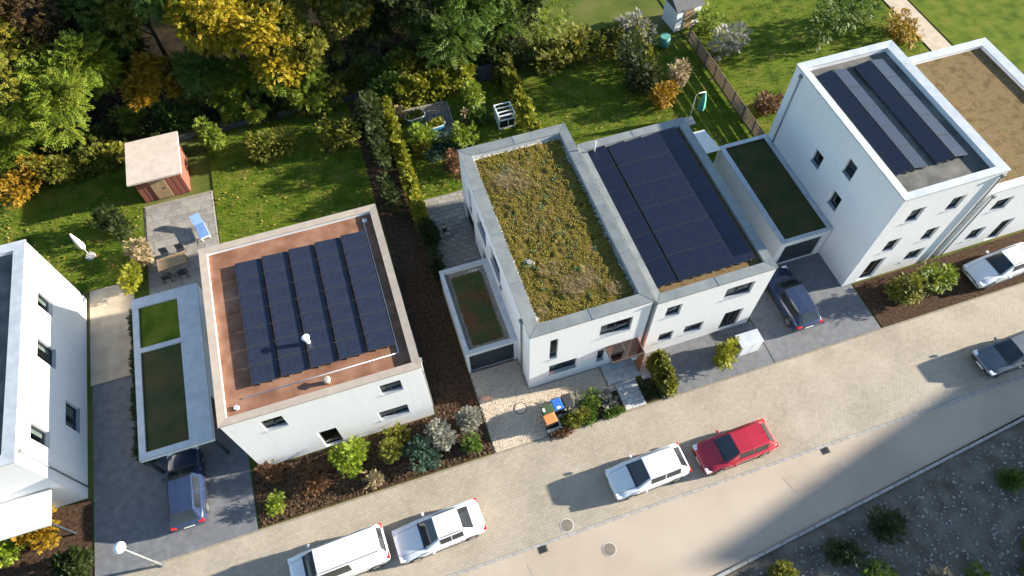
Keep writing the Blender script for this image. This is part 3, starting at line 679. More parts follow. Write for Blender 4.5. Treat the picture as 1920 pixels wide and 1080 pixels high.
for (a, b, c, d) in ((-.03, GW, -.03, pw), (-.03, GW, GL-pw, GL+.03), (-.03, pw, pw, GL-pw), (GW-.34, GW, pw, GL-pw)):
    MB().box(a, b, c, d, gh-.05, gh).build('cap_sheet', 'zinc_pale', gar)
mb = MB()
for p, q in (((pw, pw), (pw, GL-pw)), ((pw, GL-pw), (GW-.34, GL-pw)), ((GW-.34, GL-pw), (GW-.34, pw)), ((GW-.34, pw), (pw, pw))):
    mb.quad((*p, gh-.3), (*q, gh-.3), (*q, gh-.05), (*p, gh-.05))
mb.build('parapet', 'render_grey', gar)
MB().quad((pw-.05, pw-.05, gh-.28), (GW-.3, pw-.05, gh-.28), (GW-.3, GL-pw+.05, gh-.28), (pw-.05, GL-pw+.05, gh-.28)).build('roof', 'gravel_bed', gar)
stones('roof_gravel', rect_pts(2600, pw, GW-.36, pw, GL-pw, gh-.285), .03, .07, 'gravel_grey', gar)['kind'] = 'stuff'
n = 5200; pts = rect_pts(n, gx0+.55, gx1-.72, gy0+.55, gy1-.6, gh-.27)
tag(scatter('sedum', *ROS, pts, zrot(rng.uniform(0, 6.28, n)), rng.uniform(.8, 1.7, n), 'garage_sedum'), 'patchy red and green sedum on the garage roof', 'sedum', kind='stuff')
MB().box(gx0+.02, gx0+.6, gy1+.04, gy1+.12, 0, 1.6).build('garden_wall', 'render_white')
tag(bpy.data.objects['garden_wall'], 'short white wall stub behind the garage beside the patio', 'wall')
MB().tube([(-.9, gy1-.25, gh-.2), (-.9, gy1-.25, gh-.2)], .01)
st_ = stones('pebble_patch', np.array([(-1.05+rng.normal(0, .22), gy1-.42+rng.normal(0, .06), gh-.26) for _ in range(60)]), .05, .1, 'gravel_pale'); tag(st_, 'small heap of white pebbles at the garage roof corner', 'pebbles', kind='stuff')

# --- neighbouring houses
W2 = dict(panes=2)
LNx0, LNx1, LNy0, LNy1 = -15.35, -5.6, .2, 10.8
ln, lnw = flat_house('terracotta_roof_house', 'white house with red-brown gravel roof and beige parapet cap', LNx0, LNx1, LNy0, LNy1, 6.4,
    dict(front=[(1.6, 2.7, 4.4, 5.6, W2), (7.5, 8.6, 4.5, 5.6, W2), (3.6, 4.6, .13, 2.3, dict(sill=False, door=True)), (6.9, 8.5, 1.4, 2.5, W2)],
         east=[(1.5, 2.6, 4.2, 5.4), (5, 6.2, 4.2, 5.4), (4, 5, 1.2, 2.3)], west=[(2, 3, 4.2, 5.3), (6, 7.5, 4.2, 5.3, W2)], back=[(1, 3.5, .05, 2.3, dict(panes=3, sill=False, door=True)), (5, 7, 1, 2.3, W2), (2, 4, 4, 5.2, W2), (6, 8, 4, 5.2, W2)]),
    capmat='cap_beige', capw=(.34, .34, .34, .34), roofz=6.12, roofmat='terracotta_gravel', seams=False)
FLx0, FLx1 = -34.5, -24.5
fl, flw = flat_house('grey_roof_house', 'white house with dark grey gravel roof beside the paved drive', FLx0, FLx1, 1.5, 14.6, 6.4,
    dict(front=[(6, 7.5, 4, 5.3, W2), (2, 3.5, 4, 5.3, W2), (7.2, 8.3, .1, 2.2, dict(sill=False, door=True))], east=[(1.6, 2.5, 3.7, 5.2), (6.4, 7.6, 3.3, 4.9), (9.6, 10.6, 3.7, 5.0), (3.5, 5, .9, 2.2, W2)], back=[(4, 7, .05, 2.3, dict(panes=3, sill=False, door=True)), (6, 8, 4, 5.2, W2)]),
    capmat='zinc_pale', capw=(.5, .55, .5, .5), roofz=6.1, roofmat='grey_roof', seams=False)
mb = MB(); mb.box(-3.6, -.3, -.1, 1.7, 2.45, 2.62)
cp = thing('porch_canopy', 'flat white porch canopy on two posts before the grey-roofed house', 'canopy', (FLx1-.2, -.3, 0))
mb.build('roof_slab', 'render_white', cp)
for a in (-3.5, -.45): MB().box(a, a+.1, 0, .1, 0, 2.45).build('post', 'anthracite', cp)
RNx0, RNx1 = 7.0, 13.9
rn, rnw = flat_house('solar_roof_house', 'white house adjoining the sedum-roofed house, dark blue solar rows on top', RNx0, RNx1, -.1, 11.5, 6.15,
    dict(front=[(.7, 1.6, 4.1, 5.2), (.8, 1.7, 1.1, 2.1), (4.2, 5.9, 4.1, 5.3, W2), (4.9, 6.1, .12, 2.25, dict(panes=2, sill=False, door=True)), (2.4, 3.6, 1.1, 2.1, W2)],
         east=[(3, 4.2, 4, 5.2), (7, 8.2, 4, 5.2), (5, 6.2, 1.1, 2.2)], back=[(1.5, 4.5, .05, 2.3, dict(panes=3, sill=False, door=True)), (1, 2.6, 4, 5.2, W2), (4.3, 5.9, 4, 5.2, W2)]),
    capmat='zinc', capw=(.3, .45, .5, .5), roofz=5.9, roofmat='tan_sedum', seams=True)
TX0, TX1 = 20.75, 27.2
tl, tlw = flat_house('three_storey_house', 'tallest white house, three storeys with two double solar rows in a deep roof', TX0, TX1, .3, 11.2, 8.6,
    dict(front=[(1.2, 2.1, 6.0, 7.2), (3.8, 4.7, 6.0, 7.2), (1.2, 2.1, 3.1, 4.3), (3.8, 4.7, 3.1, 4.3), (1.0, 2.1, .12, 2.3, dict(sill=False, door=True)), (3.8, 5.0, .9, 2.0, W2)],
         west=[(4.2, 5.0, 4.6, 5.6), (6.6, 7.4, 6.2, 7.3), (6.8, 7.6, 3.6, 4.7)], back=[(1, 4, .05, 2.3, dict(panes=3, sill=False, door=True)), (1, 2.5, 3.4, 4.6, W2), (3.8, 5.3, 3.4, 4.6, W2)]),
    capmat='zinc_pale', capw=(.4, .55, .4, .45), roofz=8.25, roofmat='grey_roof', seams=False)
tn, tnw = flat_house('tan_roof_house', 'white two-storey house with tan-brown planted roof beside the three-storey one', 27.6, 35.6, .35, 11.4, 6.4,
    dict(front=[(1.2, 2.4, 4.1, 5.2, W2), (4.2, 5.4, 4.1, 5.2, W2), (1.4, 2.5, 1.0, 2.2, W2), (3.6, 4.6, .1, 2.2, dict(sill=False, door=True))], back=[(2, 5, .05, 2.3, dict(panes=3, sill=False, door=True)), (2, 3.5, 4, 5.2, W2)]),
    capmat='zinc_pale', capw=(.45, .6, .45, .5), roofz=6.15, roofmat='tan_sedum', seams=False)

def solar(label, x, y, z, n, tilt, material, pl=1.02, pwid=1.0, group=None):
    """one row of n panels running along +y; tilt about y (positive: faces +x)"""
    t = thing('solar_array', label, 'solar panels', (x, y, z), 0, group)
    key = 'pm'+material+str(pl)+str(pwid)
    if key not in solar.__dict__:
        mb = MB(); mb.box(-pwid/2, pwid/2, -pl/2, pl/2, -.04, 0); mb.cur = 1
        mb.box(-pwid/2+.025, pwid/2-.025, -pl/2+.025, pl/2-.025, -.002, .004)
        solar.__dict__[key] = mb.mesh('panel', ['panel_frame', material])
    dz = math.sin(abs(tilt))*pwid/2
    for i in range(n):
        o = link('panel', solar.__dict__[key], t, (0, (i+.5)*(pl+.025), dz+.12)); o.rotation_euler = (0, tilt, 0)
    for s in (-.3, .3): MB().box(s-.02, s+.02, 0, n*(pl+.025), 0, .08).build('rail', 'zinc_dark', t)
    return t
ordn = ('first', 'second', 'third', 'fourth', 'fifth')
for k in range(5):
    solar('%s solar row on the terracotta-gravel roof, counted from the carport' % ordn[k], -12.95+k*1.44, 1.85, 6.13, 7, math.radians(5), 'solar_cell', 1.04, 1.33, 'solar rows on the terracotta roof')
lab = ['dark blue solar row next to the sedum roof parapet', 'second dark blue solar row counted from the sedum roof', 'third dark blue solar row counted from the sedum roof', 'fourth dark blue solar row counted from the sedum roof', 'fifth dark blue solar row, last before the driveway']
for k in range(5):
    solar(lab[k], RNx0+.92+k*1.13+(0 if k == 0 else .12), .8, 5.92, 6, math.radians(-10 if k == 0 else -6), 'solar_blue', 1.66, 1.08, 'solar rows on the adjoining roof')
for k in range(4):
    solar(['solar row leaning west, along the blank side wall of the three-storey house', 'solar row leaning east, inner row near the blank side wall', 'solar row leaning west in the pair beside the tan-roofed house', 'solar row leaning east in the pair beside the tan-roofed house'][k],
          TX0+1.15+(0, 1.05, 2.55, 3.6)[k], 2.0, 8.27, 5, math.radians(12 if k % 2 else -12), 'solar_cell', 1.6, 1.0, 'solar rows on the three-storey house')

# roof vents and masts
def vent(label, x, y, z, h, r, material='zinc_pale'):
    t = thing('vent_pipe', label, 'vent', (x, y, z))
    MB().cyl((0, 0), r, 0, h, 12).build('pipe', material, t, True); MB().cyl((0, 0), r*1.7, h+.02, h+.1, 12, r*.9).build('hood', material, t)
    MB().cyl((0, 0), r*.6, h-.01, h+.02, 8).build('neck', material, t)
vent('pale vent pipe amid the solar rows on the terracotta roof', -10.62, 3.3, 6.12, .75, .12, 'white_wood')
vent('slim vent pipe at the rear of the dark blue solar roof', 7.75, 10.75, 5.9, .95, .05)
vent('short pale vent at the front edge of the terracotta-gravel roof', -10.1, .95, 6.12, .3, .12, 'cap_beige')

# neighbour's double garage with two planted beds on the roof
ng = thing('carport', 'long flat-roofed carport with two planted roof panels beside the terracotta-roofed house', 'carport', (-20.65, 1.5, 0))
NW_, NL_ = 3.75, 10.1
MB().box(0, NW_, 0, NL_, 2.28, 2.46).build('roof_slab', 'render_grey', ng)
for a, b, c, d in ((0, NW_, 0, .35), (0, NW_, 6.35, 6.65), (0, NW_, 9.4, NL_), (0, .35, .35, 6.35), (2.55, NW_, .35, 6.35), (0, .35, 6.65, 9.4), (2.55, NW_, 6.65, 9.4)):
    MB().box(a, b, c, d, 2.465, 2.6).build('cap_sheet', 'zinc_pale', ng)
for c, d, mname in ((.36, 6.34, 'dark_sedum'), (6.66, 9.39, 'lawn')): MB().box(.36, 2.54, c, d, 2.465, 2.52).build('planted_panel', mname, ng)
MB().box(.02, .2, 3.0, NL_, 0, 2.28).build('wall', 'render_white', ng); MB().box(NW_-.2, NW_-.02, 3.0, NL_, 0, 2.28).build('wall', 'render_white', ng); MB().box(.2, NW_-.2, NL_-.2, NL_, 0, 2.28).build('wall', 'render_white', ng)
for a in (.05, NW_-.2): MB().box(a, a+.14, .08, .22, 0, 2.28).build('post', 'anthracite', ng)

ag = thing('double_garage', 'low garage with dark planted roof between two white houses', 'garage', (17.2, 3.0, 0))
mb = MB(); aw = Wall((0, 0), (3.45, 0), 0, 2.55); aw.panel(mb, [(.4, 3.05, 0, 2.1)], .14); mb.build('wall', 'render_white', ag)
for A, B in (((3.45, 0), (3.45, 8.3)), ((3.45, 8.3), (0, 8.3)), ((0, 8.3), (0, 0))):
    mb = MB(); Wall(A, B, 0, 2.55).panel(mb, []); mb.build('wall', 'render_white', ag)
for k in range(4):
    mb = MB(); aw.bar(mb, .405, 3.045, .01+k*.522, .525+k*.522, -.15, -.1); mb.build('door_panel', 'anthracite', ag)
for (a, b, c, d) in ((-.03, 3.48, -.03, .22), (-.03, 3.48, 8.05, 8.33), (-.03, .3, .22, 8.05), (3.2, 3.48, .22, 8.05)): MB().box(a, b, c, d, 2.55, 2.62).build('cap_sheet', 'zinc_pale', ag)
MB().quad((.25, .2, 2.48), (3.25, .2, 2.48), (3.25, 8.1, 2.48), (.25, 8.1, 2.48)).build('roof', 'dark_sedum', ag)

aw_ = thing('terrace_awning', 'white fabric awning on slim posts at the garden side of the solar house', 'awning', (14.3, 10.9, 0))
MB().add([(0, 0, 2.75), (2.8, 0, 2.75), (2.8, 2.3, 2.35), (0, 2.3, 2.35), (0, 0, 2.79), (2.8, 0, 2.79), (2.8, 2.3, 2.39), (0, 2.3, 2.39)], [(3, 2, 1, 0), (4, 5, 6, 7), (0, 1, 5, 4), (1, 2, 6, 5), (2, 3, 7, 6), (3, 0, 4, 7)]).build('fabric', 'awning', aw_)
for a in (.05, 2.7):
    for b, h in ((.05, 2.74), (2.2, 2.36)): MB().box(a, a+.06, b, b+.06, 0, h).build('post', 'white_wood', aw_)

for hs_, X, Y, zt_ in ((ln, 9.81, .5, 6.0), (rn, -.06, .18, 5.8), (tl, -.06, 10.2, 8.2), (tl, 6.2, -.06, 8.2), (fl, 10.06, .6, 6.0), (tn, .3, -.06, 6.0)):
    MB().tube([(X, Y, zt_), (X, Y, .06)], .045, 8).build('downpipe', 'zinc', hs_, True); MB().box(X-.1, X+.1, Y-.1, Y+.1, zt_-.05, zt_+.15).build('hopper', 'zinc', hs_, bevel=.01)
MB().tube([(1.2, 1.2, 6.16), (8.9, 1.2, 6.16)], .03, 6).build('cable_duct', 'zinc_pale', ln, True); MB().tube([(8.9, 1.2, 6.16), (8.9, 10.0, 6.16)], .03, 6).build('cable_duct', 'zinc_pale', ln, True)
MB().cyl((9.0, 9.8), .13, 6.12, 6.24, 12).build('roof_outlet', 'zinc_pale', ln); MB().cyl((.85, .8), .13, 6.12, 6.24, 12).build('roof_outlet', 'zinc_pale', ln)

# big gabled house on the other side of the street, out of frame, whose roof shades the road
gb = thing('gabled_house', 'tall gabled house with red-brown roof across the street', 'house', (66.5, -27.0, 0))
GLn, GWd, ge_, gr_ = 16.0, 16.0, 10.8, 17.5
mb = MB(); mb.add([(0, 0, 0), (GLn, 0, 0), (GLn, GWd, 0), (0, GWd, 0), (0, 0, ge_), (GLn, 0, ge_), (GLn, GWd, ge_), (0, GWd, ge_), (0, GWd/2, gr_), (GLn, GWd/2, gr_)],
                  [(0, 1, 5, 4), (2, 3, 7, 6), (3, 0, 4, 8, 7), (1, 2, 6, 9, 5)]); mb.build('wall', 'render_white', gb)
mb = MB(); e = .45; sl_ = (gr_-ge_)/(GWd/2)
for s in (0, 1):
    y0_, y1_ = (-e, GWd/2) if s == 0 else (GWd+e, GWd/2); za = ge_-e*sl_
    q = [(-e, y0_, za), (GLn+e, y0_, za), (GLn+e, y1_, gr_), (-e, y1_, gr_)]
    mb.add(q+[(x, y, z+.2) for x, y, z in q], [(3, 2, 1, 0), (4, 5, 6, 7), (0, 1, 5, 4), (1, 2, 6, 5), (2, 3, 7, 6), (3, 0, 4, 7)])
mb.build('roof', 'roof_tile', gb)
nwall = Wall((GLn, GWd), (0, GWd), 0, ge_)
for k in range(4):
    for zz in (1.2, 4.3, 7.4):
        mb = MB(); nwall.bar(mb, 1.5+k*3.8, 2.8+k*3.8, zz, zz+1.4, .005, .05); mb.build('window', 'glass_dark', gb)

# ------------------------------------------------------------------ garden objects
def oval(a, b, n=28, z=0.0, dx=0.0):
    # stadium outline: straight sides, half-round ends
    pts = []
    for k in range(n):
        t = 2*math.pi*k/n; c, s = math.cos(t), math.sin(t)
        pts.append(((a-b)*(1 if c > 0 else -1)*min(1, abs(c)*3)+b*c, b*s, z))
    return pts
def tank(label, x, y, rz, material, leafm):
    t = thing('oval_planter', label, 'planter', (x, y, .01), rz, 'oval tank planters on the gravel')
    rings = [oval(.70, .33, z=0), oval(.72, .35, z=.2), oval(.71, .34, z=.22), oval(.72, .35, z=.42), oval(.73, .36, z=.58)]
    MB().loft(rings).build('tub', material, t, True)
    MB().loft([oval(.75, .38, z=.56), oval(.77, .40, z=.585), oval(.75, .38, z=.61), oval(.69, .32, z=.61), oval(.68, .31, z=.56)], False).build('rim', 'rim_pale', t, True)
    MB().add(oval(.70, .33, z=.583), [tuple(range(28))]).build('earth', 'soil', t)
    n = 260; a = rng.uniform(-.55, .55, n); b = rng.uniform(-.24, .24, n)
    scatter('plants', *SMALL, np.stack([a, b, rng.uniform(.58, .78, n)], 1), frames(rng.normal(0, 1, (n, 3))+[0, 0, .9]), rng.uniform(.5, 1.1, n), leafm, t)['kind'] = 'stuff'
tank('dark green oval tank planter with pale rim on the gravel', -1.05, 22.75, .12, 'tank_green', 'lf_olive')
tank('blue oval tank planter with pale rim on the gravel', .12, 21.45, .12, 'tank_blue', 'lf_hedge')

# white framed cold frame
cf = thing('cold_frame', 'white wooden frame house with open slatted top on the lawn', 'cold frame', (4.5, 19.95, 0), 0)
w, l_, hb, hf = 1.27, 1.25, 1.3, 1.3
for a in (0, w-.07):
    for b in (0, l_-.07): MB().box(a, a+.07, b, b+.07, 0, 1.3).build('post', 'white_wood', cf)
for b in (0, l_-.07): MB().box(.07, w-.07, b+.003, b+.067, 1.23, 1.297).build('rail', 'white_wood', cf)
for a in (0, w-.07): MB().box(a+.003, a+.067, .07, l_-.07, 1.23, 1.297).build('rail', 'white_wood', cf)
for k in (1, 2): MB().box(.07, w-.07, k*l_/3-.03, k*l_/3+.03, 1.235, 1.295).build('crossbar', 'white_wood', cf)
for k in range(8): MB().box(.02, .05, .075+k*.138, .205+k*.138, .06, 1.225).build('board', 'white_wood', cf)
MB().box(.07, w-.07, .0, .05, 0.0, .12).build('rail', 'white_wood', cf); MB().box(.07, w-.07, .0, .05, .78, .85).build('rail', 'white_wood', cf)
for k, (a, b) in enumerate(((.09, .70), (.76, 1.18))):
    MB().box(a, b, .012, .03, .125, .775).build('pane', 'glass_dark', cf)
MB().box(.70, .76, .0, .05, .12, .78).build('mullion', 'white_wood', cf)
MB().box(.05, w-.05, .05, l_-.05, .5, .54).build('shelf', 'black_plastic', cf)
for b in (.04,): MB().box(w-.05, w-.02, .07, l_-.07, .06, .5).build('side_board', 'white_wood', cf)

# wheelie bins
def bin_(label, x, y, rz, lid, body, sticker=True):
    t = thing('wheelie_bin', label, 'bin', (x, y, .03), rz, 'wheelie bins by the driveway')
    def ring(w, d, z): return [(-w, -d, z), (w, -d, z), (w, d, z), (-w, d, z)]
    MB().loft([ring(.20, .24, .06), ring(.27, .33, .92)]).build('body', body, t, bevel=.02)
    MB().loft([ring(.285, .35, .93), ring(.29, .355, .965), ring(.25, .30, 1.02)]).build('lid', lid, t, bevel=.015)
    MB().tube([(-.24, .38, .97), (.24, .38, .97)], .018, 6).build('handle', body, t, True)
    for s in (-.23, .23): MB().add(*wheel_geo(.1, .05, s, .24, .1)).build('wheel', 'rubber', t, True)
    if sticker: MB().box(-.1, .1, -.30, -.17, 1.0195, 1.0215).build('sticker', 'sticker', t)
def wheel_geo(r, w, x, y, z, n=14):
    V = []; F = []
    for s in (-w/2, w/2):
        for k in range(n): V.append((x+s, y+r*math.cos(2*math.pi*k/n), z+r*math.sin(2*math.pi*k/n)))
    for k in range(n): F.append((k, (k+1) % n, n+(k+1) % n, n+k))
    F += [tuple(range(n))[::-1], tuple(range(n, 2*n))]; return V, F
q = P(1027, 767, 1.0); bin_('dark green wheelie bin with white sticker on its lid', q[0], q[1], -1.5, 'bin_green', 'bin_green')
q = P(1043, 758, 1.0); bin_('wheelie bin with bright blue lid', q[0]+.05, q[1], .08, 'bin_blue', 'black_plastic', True)
q = P(1059, 752, 1.0); bin_('all black wheelie bin at the end of the planting bed', q[0]+.15, q[1], .06, 'black_plastic', 'black_plastic', False)
q = P(1031, 784, 1.0); bin_('wheelie bin with orange lid', q[0], q[1]-.02, -1.5, 'bin_orange', 'black_plastic', False)
bw = thing('bin_wall', 'low pale stone edging around the wheelie bins', 'wall', (0, 0, 0))
MB().box(.12, .95, -2.92, -2.8, 0, .32).build('stone', 'concrete', bw, bevel=.01)
MB().box(.83, .95, -2.79, -2.3, 0, .32).build('stone', 'concrete', bw, bevel=.01)
MB().box(.96, 2.0, -2.32, -2.18, 0, .32).build('stone', 'concrete', bw, bevel=.01)
mh = thing('manhole_cover', 'round iron manhole cover set in the cobbled driveway', 'manhole', (-.87, -1.02, .0))
MB().cyl((0, 0), .37, 0, .04, 28).build('ring', 'iron', mh); MB().cyl((0, 0), .31, .04, .05, 28).build('cover', 'cobble', mh)
for a in (.5, 2.6, 4.7): MB().cyl((.22*math.cos(a), .22*math.sin(a)), .025, .05, .054, 8).build('lift_hole', 'rubber', mh)

# low fence at the forest edge
lf = thing('low_fence', 'low dark grey board fence between the back gardens and the wood', 'fence', (-34, 26.45, 0))
pm_ = MB().box(-.05, .05, -.05, .05, 0, .62).mesh('post', 'fence_grey'); bm_ = MB().box(-.93, .93, -.018, .018, -.11, .11).mesh('board', 'fence_grey')
for i in range(16):
    link('post', pm_, lf, (i*1.96, 0, 0))
    if i < 15:
        for z_ in (.16, .42): link('board', bm_, lf, (i*1.96+.98, 0, z_))
# dark gate in the back hedge
gq = P(905, 150, 0)
gt_ = thing('garden_gate', 'dark grey board gate in the gap of the back hedge', 'gate', (4.55, 25.2, 0))
for k in range(6): MB().box(k*.17, k*.17+.16, 0, .04, .05, 1.45).build('board', 'fence_grey', gt_)
for a in (-.1, 1.03): MB().box(a, a+.09, -.03, .06, 0, 1.6).build('post', 'anthracite', gt_)

for (x, y, lb) in ((1063, 985, 'round iron street manhole cover before the white hatchback'), (1143, 1030, 'round iron manhole cover in the asphalt lane')):
    q = P(x, y, 0); t = thing('street_manhole', lb, 'manhole', (q[0], q[1], -.018 if q[1] < -8.3 else -.006)); MB().cyl((0, 0), .36, 0, .012, 26).build('ring', 'concrete', t); MB().cyl((0, 0), .31, .012, .017, 26).build('cover', 'iron', t)
for x, lb in ((-2.2, 'square street drain grate in the gutter between the white cars'), (14.2, 'square street drain grate in the gutter beyond the red car')):
    t = thing('drain_grate', lb, 'drain', (x, -8.62, -.02)); MB().box(-.25, .25, -.2, .2, 0, .008).build('frame', 'iron', t)
    for k in range(6): MB().box(-.2+k*.07, -.165+k*.07, -.16, .16, .008, .02).build('bar', 'rubber', t)
sheet('asphalt_patch', [(11.2, -9.2), (14.6, -9.4), (14.8, -10.3), (11.5, -10.2)], -.014, 'asphalt_dark')
sheet('asphalt_patch', [(-3.2, -9.0), (-1.0, -9.1), (-.8, -12.6), (-2.9, -12.7)], -.014, 'asphalt_dark')

# red shed of the corner garden
sh = thing('garden_shed', 'red-brown wooden shed with flat pale roof at the wood edge', 'shed', (-20.5, 21.35, 0))
for (a, b) in (((0, 0), (3.0, 0)), ((3.0, 0), (3.0, 3.4)), ((3.0, 3.4), (0, 3.4)), ((0, 3.4), (0, 0))):
    wl_ = Wall(a, b, 0, 2.15); nb = int(wl_.L/.19); 
    for k in range(nb):
        mb = MB(); wl_.bar(mb, k*wl_.L/nb+.004, (k+1)*wl_.L/nb-.004, 0, 2.15, -.04, 0 if k % 2 else .008); mb.build('plank', 'shed_wood', sh)
MB().box(-.25, 3.25, -.35, 3.6, 2.16, 2.3).build('roof', 'shed_roof', sh)
mb = MB(); Wall((0, 0), (3, 0), 0, 2).bar(mb, .9, 1.9, .05, 1.95, .01, .05); dr_ = mb.build('door', 'timber', sh)
MB().box(1.75, 1.8, -.09, -.05, .95, 1.1).build('handle', 'chrome', dr_)

# terrace furniture beside the shed
def lounger(label, x, y, rz, material):
    t = thing('sun_lounger', label, 'lounger', (x, y, .03), rz)
    MB().box(-.32, .32, -.9, .35, .28, .34).build('frame', 'white_wood', t)
    MB().box(-.31, .31, -.88, .35, .345, .43).build('cushion', material, t, bevel=.02)
    MB().add([(-.31, .36, .35), (.31, .36, .35), (.31, .95, .72), (-.31, .95, .72), (-.31, .33, .44), (.31, .33, .44), (.31, .91, .80), (-.31, .91, .80)], [(3, 2, 1, 0), (4, 5, 6, 7), (0, 1, 5, 4), (1, 2, 6, 5), (2, 3, 7, 6), (3, 0, 4, 7)]).build('backrest', material, t)
    for a in (-.28, .24):
        for b in (-.85, .28): MB().box(a, a+.04, b, b+.04, 0, .28).build('leg', 'white_wood', t)
lounger('blue cushioned sun lounger on the terrace below the red shed', -17.0, 17.6, .25, 'blue_cover')
def table(label, x, y, rz, w, d):
    t = thing('garden_table', label, 'table', (x, y, .03), rz)
    nb = 6
    for k in range(nb): MB().box(-w/2, w/2, -d/2+k*d/nb+.008, -d/2+(k+1)*d/nb-.008, .71, .74).build('slat', 'timber', t)
    for a in (-w/2+.05, w/2-.12):
        MB().box(a, a+.07, -d/2+.03, d/2-.03, .66, .709).build('rail', 'timber', t)
        for b in (-d/2+.05, d/2-.12): MB().box(a, a+.07, b, b+.07, 0, .66).build('leg', 'timber', t)
table('slatted timber garden table on the terrace below the red shed', -18.9, 15.2, .1, 1.8, .95)
def chair(label, x, y, rz, group=None):
    t = thing('garden_chair', label, 'chair', (x, y, .03), rz, group)
    MB().box(-.24, .24, -.24, .24, .42, .46).build('seat', 'anthracite', t); MB().box(-.24, .24, .21, .25, .47, .9).build('backrest', 'anthracite', t)
    for a in (-.23, .19):
        for b in (-.23, .2): MB().box(a, a+.04, b, b+.04, 0, .42).build('leg', 'anthracite', t)
for k, (dx, dy, a) in enumerate(((-.5, .85, 0), (.5, .85, 0), (-.5, -.85, math.pi), (.5, -.85, math.pi))):
    chair('dark garden chair drawn up to the slatted timber table', -18.9+dx, 15.2+dy, a, 'chairs around the timber table')
# parasol
ps = thing('parasol', 'closed beige garden parasol standing on the corner lawn', 'parasol', (-24.2, 17.9, 0))
MB().cyl((0, 0), .32, 0, .08, 16).build('base', 'concrete', ps); MB().tube([(0, 0, .08), (0, 0, 2.5)], .025, 8).build('pole', 'white_wood', ps, True)
MB().loft([[(r_k*math.cos(2*math.pi*k/12)*(1 if k % 2 else .72), r_k*math.sin(2*math.pi*k/12)*(1 if k % 2 else .72), z_) for k in range(12)] for r_k, z_ in ((.2, .95), (.24, 1.3), (.16, 1.9), (.05, 2.5))]).build('canopy', 'render_beige', ps, True)

# objects in the far gardens
shq = P(1250, 62, 0)
fs = thing('tool_shed', 'small white tool shed with slate-grey roof amid the far gardens', 'shed', (21.1, 25.6, 0), .1)
MB().box(0, 2.2, 0, 1.9, 0, 1.95).build('wall', 'white_wood', fs)
MB().add([(-.15, -.2, 1.95), (2.35, -.2, 1.95), (2.35, 2.1, 1.95), (-.15, 2.1, 1.95), (-.15, .95, 2.6), (2.35, .95, 2.6)], [(3, 2, 1, 0), (0, 1, 5, 4), (2, 3, 4, 5), (0, 4, 3), (1, 2, 5)]).build('roof', 'fence_grey', fs)
mb = MB(); mb.box(.7, 1.5, -.04, -.005, .05, 1.8); d2 = mb.build('door', 'timber', fs); MB().box(1.38, 1.42, -.07, -.041, .9, 1.0).build('handle', 'chrome', d2)
rb = thing('rain_barrel', 'teal rain barrel standing before the small white tool shed', 'barrel', (19.6, 24.3, 0))
MB().loft([[(r_k*math.cos(2*math.pi*k/18), r_k*math.sin(2*math.pi*k/18), z_) for k in range(18)] for r_k, z_ in ((.36, 0), (.43, .3), (.44, .55), (.38, .95))]).build('body', 'teal', rb, True)
MB().cyl((0, 0), .40, .95, 1.0, 18).build('lid', 'teal', rb); MB().tube([(0, -.42, .2), (0, -.52, .2), (0, -.53, .14)], .02, 6).build('tap', 'chrome', rb)
pq = P(1297, 205, 0)
cs = thing('cantilever_sunshade', 'folded teal sunshade at the lawn corner of the solar house', 'sunshade', (17.9, 16.2, 0))
MB().box(-.4, .4, -.4, .4, 0, .08).build('base', 'concrete', cs); MB().tube([(0, 0, .08), (0, 0, 2.5), (.3, .05, 2.65), (.8, .1, 2.55)], .035, 8).build('pole', 'white_wood', cs, True)
MB().loft([[(.8+r_k*math.cos(2*math.pi*k/12)*(1 if k % 2 else .7), .1+r_k*math.sin(2*math.pi*k/12)*(1 if k % 2 else .7), z_) for k in range(12)] for r_k, z_ in ((.24, .8), (.28, 1.2), (.2, 1.9), (.05, 2.55))]).build('canopy', 'teal', cs, True)
# dark board fence between the far lawns
ff = thing('garden_fence', 'dark board fence dividing the two far lawns', 'fence', (21.65, 12.2, 0))
for i in range(9):
    MB().box(-.05, .05, i*1.5-.05, i*1.5+.05, 0, 1.3).build('post', 'fence_grey', ff)
    if i < 8:
        for k in range(5): MB().box(-.015, .015, i*1.5+.055, i*1.5+1.445, .1+k*.24, .3+k*.24).build('board', 'timber', ff)

# street lamp
sp = thing('street_lamp', 'slim grey street lamp with flat white head at the drive entrance', 'street lamp', (-20.9, -3.25, -.02))
MB().tube([(0, 0, 0), (0, 0, .9), (0, 0, .95), (0, 0, 4.3)], [.075, .07, .05, .04], 10).build('pole', 'zinc', sp, True)
MB().cyl((0, 0), .12, 0, .06, 12).build('base_plate', 'zinc_dark', sp)
MB().loft([[(.28*math.cos(2*math.pi*k/20)*q_, .28*math.sin(2*math.pi*k/20)*q_, z_) for k in range(20)] for q_, z_ in ((.3, 4.28), (.9, 4.33), (1, 4.4), (.95, 4.46), (.4, 4.5))]).build('lamp_head', 'white_wood', sp, True)
# bin store at the solar house
bs = thing('bin_store', 'white box for bins with flat grey lid at the solar house front', 'bin store', (12.3, -2.0, 0))
MB().box(0, 1.35, 0, .8, 0, 1.15).build('casing', 'render_white', bs); MB().box(-.04, 1.39, -.04, .84, 1.155, 1.21).build('lid', 'zinc_pale', bs)
for a in (.06, .7): MB().box(a, a+.59, -.03, -.002, .06, 1.1).build('door', 'white_wood', bs)

